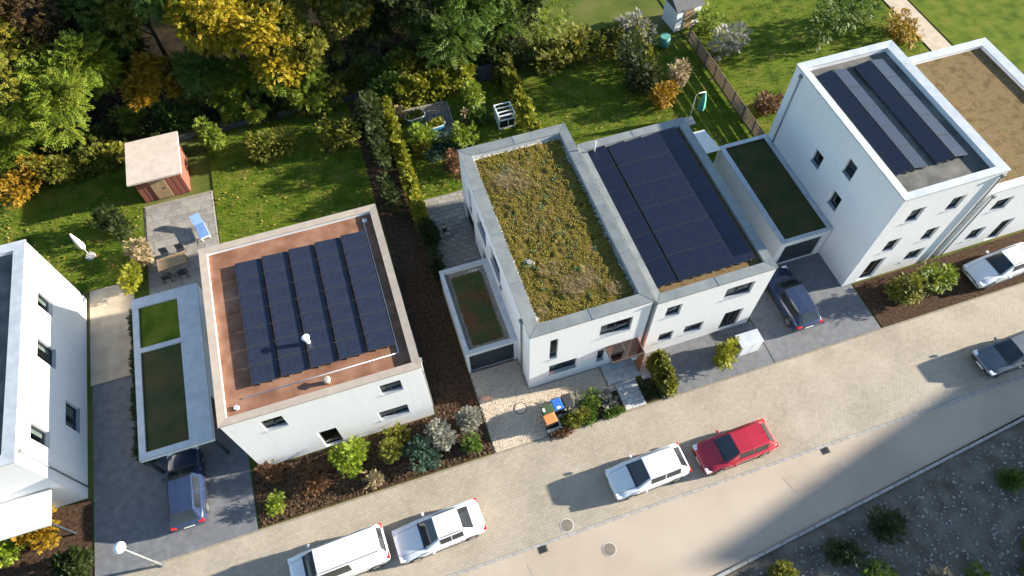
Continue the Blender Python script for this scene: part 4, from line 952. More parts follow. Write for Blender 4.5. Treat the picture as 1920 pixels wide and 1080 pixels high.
# ------------------------------------------------------------------ vehicles
def car(label, x, y, rz, paint, kind='hatch', name='parked_car', cat='car'):
    """front towards local -x"""
    t = thing(name, label, cat, (x, y, .0), rz)
    if kind == 'hatch': L, Wd, belt, top = 4.3, 1.78, .94, 1.47; ws = (-.92, -.22); rs = (1.55, 2.02); nose = .62
    elif kind == 'sedan': L, Wd, belt, top = 4.6, 1.80, .93, 1.43; ws = (-.85, -.12); rs = (1.15, 1.72); nose = .60
    else: L, Wd, belt, top = 4.85, 1.92, 1.12, 1.95; ws = (-1.55, -.95); rs = (2.20, 2.36); nose = .85
    h = Wd/2; x0 = -L/2; x1 = L/2
    # lower body
    def ring(X, wd, zb, zt, crown): return [(X, -wd*.93, zb), (X, -wd, zb+.16), (X, -wd, zt-.2), (X, -wd*.955, zt-.045), (X, -wd*.84, zt), (X, -wd*.4, zt+crown), (X, wd*.4, zt+crown), (X, wd*.84, zt), (X, wd*.955, zt-.045), (X, wd, zt-.2), (X, wd, zb+.16), (X, wd*.93, zb)][::-1]
    tb = belt
    rings = [ring(x0, h*.72, .34, nose-.02, .0), ring(x0+.06, h*.86, .24, nose+.04, .012), ring(x0+.25, h*.96, .2, nose+.12, .02), ring(x0+.6, h, .19, nose+.2, .03), ring(ws[0], h, .19, tb-.02, .035),
             ring(0, h, .19, tb, .03), ring(x1-.7, h, .19, tb+.02, .03), ring(x1-.25, h*.97, .22, tb+(.02 if kind != 'sedan' else -.0), .02), ring(x1-.06, h*.9, .27, tb-.05, .01), ring(x1, h*.8, .34, tb-.16, 0)]
    body = MB().loft(rings).build('body', paint, t, True, bevel=.0)
    # cabin
    hb, ht = h*.86, h*.70
    def cab(z, f): return None
    P0 = [(ws[0]-.03, tb-.03), (rs[1]+.03, tb-.03)]; zt = top
    A = [(ws[0], -hb, tb-.03), (ws[1], -ht, zt-.06), (rs[0], -ht, zt-.04), (rs[1], -hb*.98, tb-.03)]
    mid = (ws[1]+rs[0])/2
    mb = MB(); c1 = .07
    ringc = lambda X, w, z: [(X, -w, z), (X, -w*.9, z+c1*.75), (X, 0, z+c1), (X, w*.9, z+c1*.75), (X, w, z)]
    prof = [(ws[0], hb, tb-.03, 0), (ws[1], ht, zt-c1, 1), (mid, ht*1.01, zt-c1+.01, 1), (rs[0], ht*.98, zt-c1-.01, 1), (rs[1], hb*.95, tb-.02, 0)]
    V = []
    for X, w, z, r in prof:
        if r: V.append(ringc(X, w, z))
        else: V.append([(X, -w, z), (X, -w*.9, z+.01), (X, 0, z+.015), (X, w*.9, z+.01), (X, w, z)])
    n5 = 5; vs = [p for rg in V for p in rg]; fs = []
    for k in range(4):
        for i in range(4): fs.append((k*5+i, (k+1)*5+i, (k+1)*5+i+1, k*5+i+1))
    # sides
    bl = len(vs)
    sidex = [ws[0], ws[1], mid, rs[0], rs[1]]; hbx = [hb, hb, hb, hb, hb*.95]
    for sgn in (-1, 1):
        base = len(vs); vs += [(X, sgn*w_, tb-.03) for X, w_ in zip(sidex, hbx)]
        col = 0 if sgn < 0 else 4
        for k in range(4):
            f = (base+k, base+k+1, (k+1)*5+col, k*5+col); fs.append(f if sgn < 0 else f[::-1])
    fs = [tuple(dict.fromkeys(f)) for f in fs]
    cabin = MB().add(vs, fs).build('cabin', paint, t, False)
    # glass panels, set just proud of the cabin faces
    def gpanel(name, q, inset, off, parent=t):
        q = [Vector(p) for p in q]; c = sum(q, Vector())/4; nrm = (q[1]-q[0]).cross(q[3]-q[0]).normalized()
        q = [p+(c-p)*inset+nrm*off for p in q]
        MB().add([tuple(p-nrm*.012) for p in q]+[tuple(p) for p in q], [(4, 5, 6, 7), (3, 2, 1, 0), (0, 1, 5, 4), (1, 2, 6, 5), (2, 3, 7, 6), (3, 0, 4, 7)]).build(name, 'glass_dark', parent)
    w0, w1 = hb*.9, ht*.9
    gpanel('windscreen', [(ws[0], w0, tb-.02), (ws[0], -w0, tb-.02), (ws[1], -w1, zt-c1*.25), (ws[1], w1, zt-c1*.25)], .06, .03)
    gpanel('rear_window', [(rs[1], -w0*.95, tb), (rs[1], w0*.95, tb), (rs[0], w1*.98, zt-c1*.25-.01), (rs[0], -w1*.98, zt-c1*.25-.01)], .12, .03)
    for sgn in (-1, 1):
        for k in ((1, 2) if kind != 'van' else (1,)):
            q = [(sidex[k], sgn*hb, tb-.03), (sidex[k+1], sgn*hbx[k+1], tb-.03), (sidex[k+1], sgn*prof[k+1][1], prof[k+1][2]), (sidex[k], sgn*prof[k][1], prof[k][2])]
            if sgn > 0: q = [q[1], q[0], q[3], q[2]]
            gpanel('side_window', q, .1, .012)
        MB().box(ws[0]+.25, ws[0]+.38, *(sorted((sgn*(h+.01), sgn*(h+.17)))), tb-.04, tb+.09).build('mirror', paint, t, bevel=.02)
        MB().box(x0+.03, x0+.34, *sorted((sgn*h*.60, sgn*h*.93)), nose-.02, nose+.10).build('headlight', 'lamp_clear', t, bevel=.02)
        MB().box(x1-.16, x1+.005, *sorted((sgn*h*.62, sgn*h*.93)), tb-.26, tb-.06).build('tail_light', 'lamp_red', t, bevel=.02)
        for X in (x0+.82, x1-.82):
            wv = MB().add(*[wheel_geo(.32, .21, 0, 0, 0, 20)[0], wheel_geo(.32, .21, 0, 0, 0, 20)[1]]).build('wheel', 'rubber', t, False, (X, sgn*(h-.09), .32), math.pi/2, bevel=.02)
            MB().add(*wheel_geo(.2, .225, 0, 0, 0, 14)).build('rim', 'chrome', wv)
            am = MB(); arc = [(X+.39*math.cos(a), sgn*(h+.004), .32+.39*math.sin(a)) for a in np.linspace(0, math.pi, 13)]+[(X, sgn*(h+.004), .32)]
            am.add(arc, [tuple(range(14)) if sgn < 0 else tuple(range(14))[::-1]]).build('wheel_arch', 'rubber', t)
    MB().box(x0-.012, x0+.02, -.26, .26, .38, .49).build('number_plate', 'sticker', t)
    MB().box(x1-.02, x1+.012, -.26, .26, .52, .63).build('number_plate', 'sticker', t)
    for sgn in (-1, 1):
        for X in ((ws[0]+.12, mid, rs[0]+.05) if kind != 'van' else (ws[0]+.2, ws[0]+1.25, mid+.6)):
            MB().box(X-.006, X+.006, *sorted((sgn*(h-.006), sgn*(h+.003))), .30, tb-.2).build('door_seam', 'rubber', t)
        for X in (mid-.28, rs[0]-.25): MB().box(X, X+.16, *sorted((sgn*(h-.004), sgn*(h+.02))), tb-.25, tb-.225).build('door_handle', 'chrome', t)
        MB().tube([(x0+.12, sgn*h*.62, nose+.075), (x0+.25, sgn*h*.64, nose+.127), (x0+.6, sgn*h*.66, nose+.214), (ws[0]-.02, sgn*h*.68, tb-.006)], .009, 5).build('bonnet_seam', 'rubber', t)
        MB().box(x0+.9-.5, x1-.5, *sorted((sgn*(h*.94), sgn*(h+.006))), .19, .27).build('side_skirt', 'black_plastic', t)
        MB().tube([(ws[0]+.02, sgn*.15-.1, tb+.03), (ws[0]+.1, sgn*.15+.38*sgn, tb+.09)], .01, 4).build('wiper', 'rubber', t)
        if kind != 'hatch': MB().tube([(ws[1]+.1, sgn*ht*.92, zt+.0), (rs[0]-.1, sgn*ht*.92, zt+.0)], .018, 5).build('roof_rail', 'black_plastic', t)
    MB().box(ws[0]-.1, ws[0]+.01, -h*.72, h*.72, tb-.03, tb+.016).build('cowl', 'black_plastic', t)
    MB().tube([(rs[0]-.1, 0, zt), (rs[0]+.12, 0, zt+.16)], [.012, .004], 5).build('aerial', 'rubber', t)
    if kind != 'van': MB().box(x0-.008, x0+.05, -h*.5, h*.5, .5, .58).build('grille', 'black_plastic', t)
    return t
car('white hatchback parked nose to tail with the red car', 4.35, -6.75, .03, 'car_white', 'hatch')
car('red hatchback parked behind the white hatchback', 9.35, -7.0, .03, 'car_red', 'hatch')
car('white estate car parked behind the white delivery van', -7.0, -6.2, .05, 'car_white', 'sedan')
car('white delivery van parked ahead of the white estate car', -12.1, -6.0, .05, 'car_white', 'van', 'delivery_van', 'van')
car('dark grey car parked farther up the street past the red car', 27.2, -7.0, .03, 'car_grey', 'hatch')
car('dark blue car with its nose under the carport roof', -19.2, .2, -math.pi/2, 'car_navy', 'hatch')
car('dark blue car in front of the garage with dark planted roof', 17.0, .35, -math.pi/2, 'car_navy', 'hatch')
car('white car parked in front of the tan-roofed house', 30.6, -1.75, .05, 'car_white', 'sedan')

# ------------------------------------------------------------------ plants
def tree(label, base, zc, R, material, proto, nl, nf, name='forest_tree', cat='tree', group='trees of the wood', sc=(.8, 1.35), core=True, trunk_r=.16, up=.25, seed=None):
    nl = int(nl*1.5)
    x, y = base[0], base[1]; z0 = floor_z(x, y)-.1 if y > 26.7 and x < 9 else -.02
    t = thing(name, label, cat, (x, y, z0), 0, group); R = np.array(R, float); C = np.array([0, 0, zc-z0])
    d = rng.normal(0, 1, (nl, 3)); d /= np.linalg.norm(d, axis=1, keepdims=True); d[:, 2] = np.where(d[:, 2] < -.5, -d[:, 2]*.5, d[:, 2])
    lc = C+d*R*rng.uniform(.4, .88, (nl, 1)); lr = rng.uniform(.18, .42, nl)[:, None]*R
    lc[0] = C+[0, 0, R[2]*.45]
    # trunk and limbs
    mb = MB(); jx, jy = rng.normal(0, .25, 2)
    top = C+[0, 0, R[2]*.3]
    pts = [(0, 0, 0), (jx*.5, jy*.5, top[2]*.35), (jx, jy, top[2]*.7), tuple(top)]
    mb.tube(pts, [trunk_r*1.25, trunk_r, trunk_r*.75, trunk_r*.3], 8)
    for k in range(nl):
        s = np.array(pts[2])*rng.uniform(.75, 1.0); m_ = (s+lc[k])/2+[0, 0, .15*R[2]*rng.uniform(0, 1)]
        mb.tube([tuple(s), tuple(m_), tuple(lc[k])], [trunk_r*.42, trunk_r*.28, trunk_r*.1], 5)
    mb.build('trunk', 'bark', t, True)
    k = rng.choice(nl, nf, p=(lr.prod(1)**.67)/(lr.prod(1)**.67).sum()); v = rng.normal(0, 1, (nf, 3)); v /= np.linalg.norm(v, axis=1, keepdims=True)
    v[:, 2] = np.where(v[:, 2] < -.35, -v[:, 2], v[:, 2])
    # break each lobe into smaller tufts
    tuf = rng.normal(0, 1, (nl*9, 3)); tuf /= np.linalg.norm(tuf, axis=1, keepdims=True); tk = tuf.reshape(nl, 9, 3)[k, rng.integers(0, 9, nf)]
    v = v*.55+tk*.75; v /= np.linalg.norm(v, axis=1, keepdims=True)
    rad = rng.uniform(.45, 1.08, nf)**.7
    pos = lc[k]+v*lr[k]*rad[:, None]; pos[:, 2] = np.maximum(pos[:, 2], .08)
    dr = v*[1, 1, .6]+rng.normal(0, .38, (nf, 3))+[0, 0, up-.25]
    scatter('crown', *proto, pos, frames(dr), rng.uniform(*sc, nf), material, t)
    return t

def TP(x, y, z): q = P(x, y, z); return (q[0], q[1])
def forest(label, x, y, zc, R, material, proto, nl, nf, **kw):
    # the crown's line of sight is fixed; lower the crown until the trunk stands beyond the fence
    q = P(x, y, zc)
    while q[1] < kw.get('near', 28.3) and zc > 2.2: zc -= .2; q = P(x, y, zc)
    kw.pop('near', None)
    if zc < R[2]*.9: R = (R[0], R[1], zc/.9)
    tree(label, (q[0], q[1]), zc+floor_z(q[0], q[1])*.5, R, material, proto, nl, int(nf*(1.8 if proto is BROAD else 1.0)), **kw)
forest('pale lime-green tree with feathery leaves above the corner garden', 118, 182, 6.2, (4.9, 3.9, 3.4), 'lf_lime', PINNATE, 15, 5600, near=27.6)
forest('small lime-green tree at the wood edge beside the lime-green feathery one', 12, 265, 3.2, (2.3, 1.8, 2.0), 'lf_lime', PINNATE, 7, 1300)
forest('orange autumn tree between the lime-green tree and the golden tree', 290, 152, 3.6, (2.2, 2.1, 2.4), 'lf_orange', BROAD, 9, 1900)
forest('large golden-yellow autumn tree, brightest in the wood', 440, 75, 8.0, (3.9, 3.8, 4.4), 'lf_yellow', BROAD, 15, 5200, trunk_r=.22)
forest('yellow-green tree below the golden tree at the fence', 455, 165, 4.4, (2.3, 2.2, 2.4), 'lf_lime', PINNATE, 8, 1500)
forest('light green feathery tree at the fence next to the golden tree', 552, 152, 4.2, (2.1, 2.0, 2.1), 'lf_lime', PINNATE, 8, 1300)
forest('olive-yellow tree leaning against the golden tree', 545, 60, 7.0, (2.8, 2.8, 3.6), 'lf_olive', BROAD, 9, 2600)
forest('olive-green tree between the golden tree and the dark feathery tree', 650, 40, 7.6, (2.7, 3.0, 3.8), 'lf_olive', BROAD, 9, 2300)
forest('large dark green tree with long feathery leaves behind the hedge', 855, 18, 8.6, (4.6, 3.8, 4.3), 'lf_green', PINNATE, 14, 4600, trunk_r=.24, sc=(1.0, 1.7))
forest('dark green tree at the corner of the wood beside the meadow', 960, 30, 5.5, (2.2, 2.4, 3.0), 'lf_dark', BROAD, 8, 1700)
for (x, y, zc, R_, m_, pr, nf, lb) in (
    (25, 60, 8, (3.6, 3.4, 4.2), 'lf_brown', BROAD, 2200, 'brown withering tree behind the lime-green feathery tree'),
    (330, 5, 8, (3.2, 3.2, 4.0), 'lf_green', PINNATE, 2200, 'dark green feathery tree behind the golden tree'),
    (175, 20, 6.5, (3.0, 3.0, 3.6), 'lf_dark', BROAD, 1700, 'dark green tree between the brown withering tree and the orange one'),
    (760, 5, 7, (2.6, 2.6, 3.4), 'lf_dark', BROAD, 1600, 'dark green tree between the olive trees and the large feathery tree'),
    (520, -40, 8, (3.5, 3.0, 4.0), 'lf_olive', BROAD, 1800, 'olive tree at the back of the wood behind the golden tree'),
    (90, -30, 8, (3.8, 3.0, 4.0), 'lf_dark', BROAD, 1900, 'dark green tree behind the brown withering tree'),
    (420, -50, 8, (3.8, 3.0, 4.0), 'lf_dark', BROAD, 1500, 'dark green tree directly behind the golden-yellow tree'),
    (690, -50, 8, (3.8, 3.0, 4.0), 'lf_dark', BROAD, 1500, 'dark green tree behind the olive-green tree'),
    (-60, 130, 8, (4.0, 4.0, 4.0), 'lf_olive', BROAD, 1800, 'olive tree beyond the brown withering one'),
    (230, 110, 4.2, (2.2, 2.2, 2.4), 'lf_dark', PINNATE, 900, 'small dark feathery tree beside the orange autumn tree'),
    (215, 55, 6, (2.6, 2.6, 3.2), 'lf_green', BROAD, 1500, 'mid green tree behind the orange autumn tree'),
    (265, 20, 7, (2.6, 2.6, 3.6), 'lf_olive', BROAD, 1500, 'olive tree behind the orange autumn tree, half hidden by the golden one'),
    (590, 95, 4.5, (2.0, 2.0, 2.6), 'lf_olive', BROAD, 1200, 'small olive tree in front of the dark gap of the wood'),
    (700, 75, 4.5, (2.0, 2.0, 2.6), 'lf_dark', BROAD, 1200, 'small dark tree next to the large feathery one'),
    (385, 140, 3.6, (1.7, 1.7, 2.2), 'lf_green', PINNATE, 700, 'small green tree squeezed between the orange and golden trees')):
    forest(lb, x, y, zc, R_, m_, pr, 9, nf)

back = [(-30, 47), (-25, 43.5), (-20.5, 46.5), (-15.5, 43), (-11, 46), (-6, 41.5), (-2, 45), (3, 39.5), (7, 43.5), (-34, 41), (12, 41), (17, 44.5), (-17, 50), (-27, 52)]
for k, (x, y) in enumerate(back):
    zc = 6.5+rng.uniform(-.8, .8)
    tree('%s tree in the back row of the wood, crown against other crowns' % ('dark green', 'mid green', 'dark green', 'olive', 'dark green')[k % 5], (x, y), zc, (3.3, 3.0, 4.2), ('lf_dark', 'lf_green', 'lf_dark', 'lf_olive', 'lf_dark')[k % 5], BROAD, 10, 1300, group='back row of the wood')

def shrub(label, pos, R, material, proto=SMALL, nf=500, name='shrub', cat='shrub', group=None, nl=6, zb=0.0):
    """rounded shrub standing on the ground: stems and foliage"""
    x, y = pos[0], pos[1]; t = thing(name, label, cat, (x, y, zb), 0, group); R = np.array(R, float)
    mb = MB()
    lc = np.stack([rng.normal(0, .38*R[0], nl), rng.normal(0, .38*R[1], nl), rng.uniform(.45, 1.15, nl)*R[2]], 1)
    for k in range(nl): mb.tube([(lc[k, 0]*.15, lc[k, 1]*.15, -.02), tuple(lc[k]*[.6, .6, .6]), tuple(lc[k])], [.03*R[2], .022*R[2], .008*R[2]], 5)
    mb.build('stem', 'bark', t, True)
    nf = int(nf*(1.15 if proto is SMALL else .95))
    k = rng.integers(0, nl, nf); v = rng.normal(0, 1, (nf, 3)); v /= np.linalg.norm(v, axis=1, keepdims=True)
    pos_ = lc[k]+v*R*rng.uniform(.30, .62, (nf, 1)); pos_[:, 2] = np.maximum(np.abs(pos_[:, 2]), .04)
    scatter('foliage', *proto, pos_, frames(v+rng.normal(0, .4, (nf, 3))+[0, 0, .15]), rng.uniform(.7, 1.4, nf), material, t)
    return t

def hedge(label, x0, x1, y0, y1, h, material, dens=150, group=None, proto=SMALL, gaps=0):
    t = thing('hedge', label, 'hedge', ((x0+x1)/2, (y0+y1)/2, 0), 0, group); W, L = (x1-x0)/2, (y1-y0)/2
    # woody core, uneven
    nxx, nyy = max(2, int(W*2/.35)), max(2, int(L*2/.35)); mb = MB()
    for i in range(max(3, int(max(W, L)*2/.45))):
        f = (i+.5)/max(3, int(max(W, L)*2/.45))*2-1; X, Y = (f*W*.95, rng.uniform(-.3, .3)*L) if W > L else (rng.uniform(-.3, .3)*W, f*L*.95)
        for q in range(3): mb.tube([(X, Y, -.03), (X+rng.normal(0, .08), Y+rng.normal(0, .08), h*.5), (X+rng.normal(0, .16), Y+rng.normal(0, .16), h*.85)], [.025, .018, .006], 4)
    mb.build('stems', 'bark', t, True)
    area = 2*W*2*L+2*h*(W+L)*2; n = int(area*dens*(1.0 if proto is SMALL else .8)); 
    px_, py_, pz_ = rng.uniform(-1, 1, n), rng.uniform(-1, 1, n), rng.uniform(.03, 1, n)
    # push points to the surface
    side = rng.uniform(0, 1, n); top_ = side < .45
    pz_ = np.where(top_, 1-np.abs(rng.normal(0, .09, n)), pz_)
    along = rng.uniform(0, 1, n) < .5
    ed = 1-np.abs(rng.normal(0, .16, n)); sg = np.sign(rng.uniform(-1, 1, n))
    px_ = np.where(~top_ & along, sg*ed, px_); py_ = np.where(~top_ & ~along, sg*ed, py_)
    wob = .86+.14*np.sin(px_*W*3.1+py_*L*2.3)+.08*np.sin(px_*W*7+py_*L*5.1+2)
    pos_ = np.stack([px_*W*(.9+.12*np.sin(py_*L*2.7)), py_*L, pz_*h*wob], 1)+rng.normal(0, .05, (n, 3)); pos_[:, 2] = np.maximum(pos_[:, 2], .03)
    v = np.stack([np.where(top_, 0, np.where(along, sg, 0)), np.where(top_, 0, np.where(along, 0, sg)), np.where(top_, 1., .25)], 1)+rng.normal(0, .55, (n, 3))
    scatter('foliage', *proto, pos_, frames(v), rng.uniform(.75, 1.5, n), material, t)
    return t

# hedges around the back garden
hedge('yellow-green clipped hedge along the side of the garden facing the terracotta-roofed house', -3.2, -2.66, 12.9, 24.6, 1.4, 'lf_hedge', 120)
hedge('yellow-green hedge along the back of the garden behind the tank planters', -2.4, 4.3, 24.4, 25.5, 1.9, 'lf_hedge', 120)
hedge('green-brown hedge beyond the garden gate at the back', 5.75, 7.0, 24.4, 25.4, 1.8, 'lf_olive', 130)
hedge('golden green hedge beside the white cold frame', 6.2, 7.0, 15.6, 24.3, 1.5, 'lf_hedge', 120)
hedge('short olive hedge between the front path and the next plot', 7.15, 7.75, -2.8, -.85, 1.35, 'lf_olive', 170)
hedge('dark narrow hedge between the carport and the corner house terrace', -21.4, -20.85, 2.5, 12.0, 1.2, 'lf_dark', 70)
hedge('green hedge at the back of the corner garden beside the shed', -31, -21.2, 25.0, 26.0, 1.6, 'lf_olive', 70)
hedge('pale olive hedge behind the adjoining lawn at the meadow', 8.2, 18.6, 24.6, 26.0, 1.7, 'lf_olive', 55, proto=BROAD)
hedge('dark green hedge dividing the adjoining lawn from the awning garden', 16.2, 17.2, 20.6, 23.8, 1.9, 'lf_olive', 60, proto=BROAD)
hedge('dark green hedge in front of the corner house', -25.8, -24.4, -2.7, -1.5, 1.1, 'lf_dark', 110)

S = shrub
# plot: garden and patio
S('yellow-leaved bush in front of the green tank planter', TP(792, 262, .5), (.85, .85, 1.1), 'lf_bright', nf=520)
S('rounded light green bush beside the gravel edging', TP(869, 262, .6), (.85, .85, 1.1), 'lf_lime', nf=520)
S('upright green shrub in the middle of the lawn', TP(886, 190, .9), (.95, .9, 1.6), 'lf_lime', nf=620)
S('soft green shrub drooping beside the upright lawn shrub', TP(893, 215, .5), (1.0, .9, .8), 'lf_green', nf=420)
S('thin pale withered shrub on the lawn near the gravel', TP(880, 225, .3), (.5, .5, .9), 'straw', FINE, 90)
S('blue-green ground shrub below the tank planters', TP(835, 275, .2), (1.2, .8, .55), 'lf_bluegreen', FINE, 700)
S('second blue-green ground shrub beside the patio lawn', TP(808, 292, .2), (.8, .6, .5), 'lf_bluegreen', FINE, 450)
S('small golden shrub at the foot of the side hedge', TP(787, 284, .3), (.6, .5, .6), 'lf_yellow', SMALL, 220)
S('reddish brown shrub at the rear corner of the white house', TP(850, 310, .5), (.42, .8, .9), 'lf_red', SMALL, 480)
S('dark green shrub beside the patio against the side bed', (-2.85, 11.9), (.5, 1.2, 1.1), 'lf_dark', SMALL, 900)
S('dark shrub between the patio and the garage wall', (-2.9, 9.6), (.5, 1.1, .9), 'lf_dark', SMALL, 350)
S('low ornamental grass tuft behind the green tank planter', TP(752, 215, .2), (.6, .5, .6), 'straw', FINE, 160)
# front bed
S('pale silver-leaved shrub at the end of the bin wall', TP(1080, 762, .3), (.5, .42, .55), 'lf_silver', FINE, 420)
S('mixed green shrub in the front bed beside the orange bin', TP(1078, 786, .3), (.65, .42, .5), 'lf_olive', FINE, 620)
S('low mid green shrub in the middle of the front bed', TP(1105, 784, .2), (.5, .35, .36), 'lf_green', FINE, 480)
S('dark green mound in the shaded part of the front bed', TP(1103, 756, .2), (.55, .4, .45), 'lf_green', FINE, 420)
S('white-flecked low plant in the shaded front bed', TP(1140, 750, .15), (.6, .45, .3), 'lf_silver', FINE, 160)
S('light green ground cover along the street side of the bed', TP(1150, 772, .1), (.8, .18, .18), 'lf_green', FINE, 300)
S('dry brown ground cover beside the low bin wall', TP(1050, 815, .1), (.6, .2, .2), 'lf_red', FINE, 200)
S('dark low shrub in the corner bed beside the front path', TP(1218, 735, .15), (.35, .55, .3), 'lf_dark', FINE, 240)
# strip beside the driveway
S('silver-grey shrub beside the driveway at the mulch bed', TP(880, 788, .5), (.75, .75, .95), 'lf_silver', FINE, 950)
S('small bright green ball shrub beside the driveway', TP(884, 830, .3), (.38, .38, .5), 'lf_green', FINE, 420)
S('grey-leaved shrub at the wall end of the terracotta-roofed house', TP(828, 818, .5), (.8, .75, .95), 'lf_silver', FINE, 800)
S('olive grey shrub in the mulch bed under the double window', TP(735, 840, .5), (.85, .8, 1.0), 'lf_olive', FINE, 800)
S('blue-grey dome shrub in the mulch bed near the pavement', TP(782, 855, .4), (.8, .75, .85), 'lf_bluegreen', FINE, 800)
S('large bright green dome shrub before the terracotta-roofed house', TP(672, 868, .6), (.95, .9, 1.3), 'lf_bright', FINE, 1300)
S('small straw-coloured grass beside the bright green dome shrub', TP(700, 900, .2), (.45, .4, .5), 'straw', FINE, 220)
S('red-leaved low shrub in the mulch near the front door', TP(600, 895, .2), (.9, .6, .45), 'lf_red', FINE, 520)
S('small green shrub at the drive corner of the mulch bed', TP(515, 945, .2), (.45, .45, .5), 'lf_lime', FINE, 320)
S('brownish shrub beside the entrance of the terracotta-roofed house', TP(510, 890, .3), (.6, .5, .7), 'lf_red', FINE, 380)
# corner house
S('orange-leaved shrub before the porch canopy', TP(75, 1000, .6), (.95, .85, 1.2), 'lf_orange', SMALL, 700)
S('bright green shrub beside the orange-leaved one', TP(8, 1030, .5), (.9, .8, 1.0), 'lf_bright', SMALL, 600)
S('golden brown shrub in the corner garden', TP(45, 350, .8), (1.3, 1.3, 1.6), 'lf_orange', SMALL, 800)
S('olive shrub beside the golden brown one', TP(110, 320, .8), (1.3, 1.1, 1.4), 'lf_olive', SMALL, 800)
S('rounded olive-green shrub in the corner garden near the shed', TP(190, 300, .6), (1.2, 1.0, 1.2), 'lf_olive', SMALL, 700)
S('dark green shrub next to the closed parasol', TP(215, 425, .6), (.9, 1.1, 1.3), 'lf_dark', SMALL, 700)
S('golden grass clump beside the carport terrace', TP(262, 480, .4), (.7, 1.0, .8), 'straw', SMALL, 400)
S('yellow-green shrub along the terrace edge', TP(250, 530, .4), (.5, 1.3, .9), 'lf_hedge', SMALL, 520)
# terracotta house back garden
S('round pale green shrub on the lawn near the low fence', TP(635, 262, .7), (1.3, 1.1, 1.4), 'lf_olive', SMALL, 1000)
S('second round shrub on the same lawn nearer the shed', TP(500, 280, .7), (1.7, 1.2, 1.3), 'lf_olive', SMALL, 1100)
S('slim green shrub at the lawn edge next to the shed', TP(408, 265, .7), (.9, .9, 1.5), 'lf_lime', SMALL, 700)
S('tall dark shrub at the corner of the side hedge and the fence', TP(690, 215, 1.2), (1.2, 1.3, 2.1), 'lf_dark', SMALL, 1500)
S('dark shrub overhanging the side bed below the tall dark one', TP(715, 285, .8), (.75, 1.7, 1.5), 'lf_dark', SMALL, 1100)
S('dark shrub in the side bed behind the patio hedge', TP(740, 365, .6), (.6, 1.9, 1.1), 'lf_dark', SMALL, 800)
CW = {'lf_lime': 'lime green', 'lf_green': 'mid green', 'lf_olive': 'olive', 'lf_dark': 'dark green', 'lf_hedge': 'yellow-green', 'straw': 'straw-coloured'}
# wood edge undergrowth
und = [(250, 235, 'lf_lime'), (320, 215, 'lf_green'), (365, 200, 'lf_olive'), (590, 150, 'lf_dark'), (620, 165, 'lf_olive'), (660, 150, 'lf_olive'), (700, 130, 'lf_green'), (640, 125, 'lf_dark'), (560, 195, 'lf_olive'), (160, 265, 'lf_green'), (60, 290, 'lf_dark'), (20, 300, 'lf_green'), (110, 280, 'lf_olive'), (205, 255, 'lf_dark'), (285, 238, 'lf_dark'), (345, 222, 'lf_green'), (410, 208, 'lf_dark'), (450, 205, 'lf_olive'), (500, 195, 'lf_dark'), (600, 190, 'lf_lime')]
for i, (x, y, m_) in enumerate(und):
    S('low %s undergrowth bush along the wood edge behind the low fence' % CW[m_], TP(x, y, .8), (1.3, 1.0, 1.1), m_, SMALL, 800, 'undergrowth_bush', 'shrub', 'undergrowth along the wood edge')
bh = [(735, 140, 'lf_green'), (790, 122, 'lf_olive'), (825, 118, 'lf_olive'), (770, 110, 'lf_green'), (870, 118, 'lf_green'), (910, 105, 'lf_dark'), (720, 170, 'lf_green'), (945, 95, 'lf_dark'), (755, 128, 'lf_hedge'), (860, 95, 'lf_dark')]
for x, y, m_ in bh:
    S('leafy %s bush of the thicket behind the back hedge' % CW[m_], TP(x, y, 1.1), (1.5, 1.2, 1.5), m_, SMALL, 1150, 'thicket_bush', 'shrub', 'thicket behind the back hedge')
# far gardens
S('pale olive tree-like bush in the meadow strip by the wood', TP(1010, 60, 1.5), (1.8, 1.7, 2.2), 'lf_lime', BROAD, 500)
S('wide pale bush on the meadow behind the adjoining lawn', TP(1075, 95, .9), (2.2, 1.3, 1.5), 'lf_olive', BROAD, 520)
S('grey-green bush beside the small white tool shed', TP(1190, 60, 1.2), (1.6, 1.5, 1.8), 'lf_silver', BROAD, 420)
S('dark green conical bush on the adjoining lawn', TP(1195, 130, 1.5), (1.3, 1.3, 2.6), 'lf_dark', SMALL, 1500)
S('golden brown bush at the hedge end on the adjoining lawn', TP(1245, 185, .6), (.9, .8, 1.1), 'lf_orange', SMALL, 700)
S('straw-coloured pampas clump beside the dividing hedge', TP(1275, 145, .7), (.9, .9, 1.5), 'straw', SMALL, 520)
S('pale bush behind the rain barrel', TP(1365, 75, 1.0), (1.3, 1.2, 1.6), 'lf_silver', BROAD, 360)
S('yellow-green bush next to the white tool shed door', TP(1330, 40, 1.0), (1.3, 1.1, 1.5), 'lf_lime', BROAD, 320)
S('dark round tree-like bush on the lawn behind the tallest house', TP(1560, 40, 2.0), (1.7, 1.7, 2.4), 'lf_green', BROAD, 700)
S('second round bush on the lawn near the garden path', TP(1610, 15, 1.6), (1.4, 1.4, 2.0), 'lf_green', BROAD, 500)
S('golden bush along the pale garden path', TP(1700, 55, .7), (1.0, 1.8, 1.2), 'lf_orange', BROAD, 380)
S('brown shrub at the garden corner of the three-storey house', TP(1445, 195, .5), (.9, .9, 1.0), 'lf_red', SMALL, 480)
S('golden green shrub at the front of the solar house', TP(1358, 660, .8), (.65, .65, 1.25), 'lf_hedge', SMALL, 520)
S('green shrub before the three-storey house by the pavement', TP(1688, 545, .6), (1.0, .9, 1.1), 'lf_olive', SMALL, 620)
S('second green shrub before the three-storey house near the door', TP(1762, 525, .6), (1.1, .8, 1.0), 'lf_lime', SMALL, 620)
S('dark shrub between the two front shrubs of the three-storey house', TP(1722, 540, .5), (.8, .7, .8), 'lf_dark', SMALL, 420)
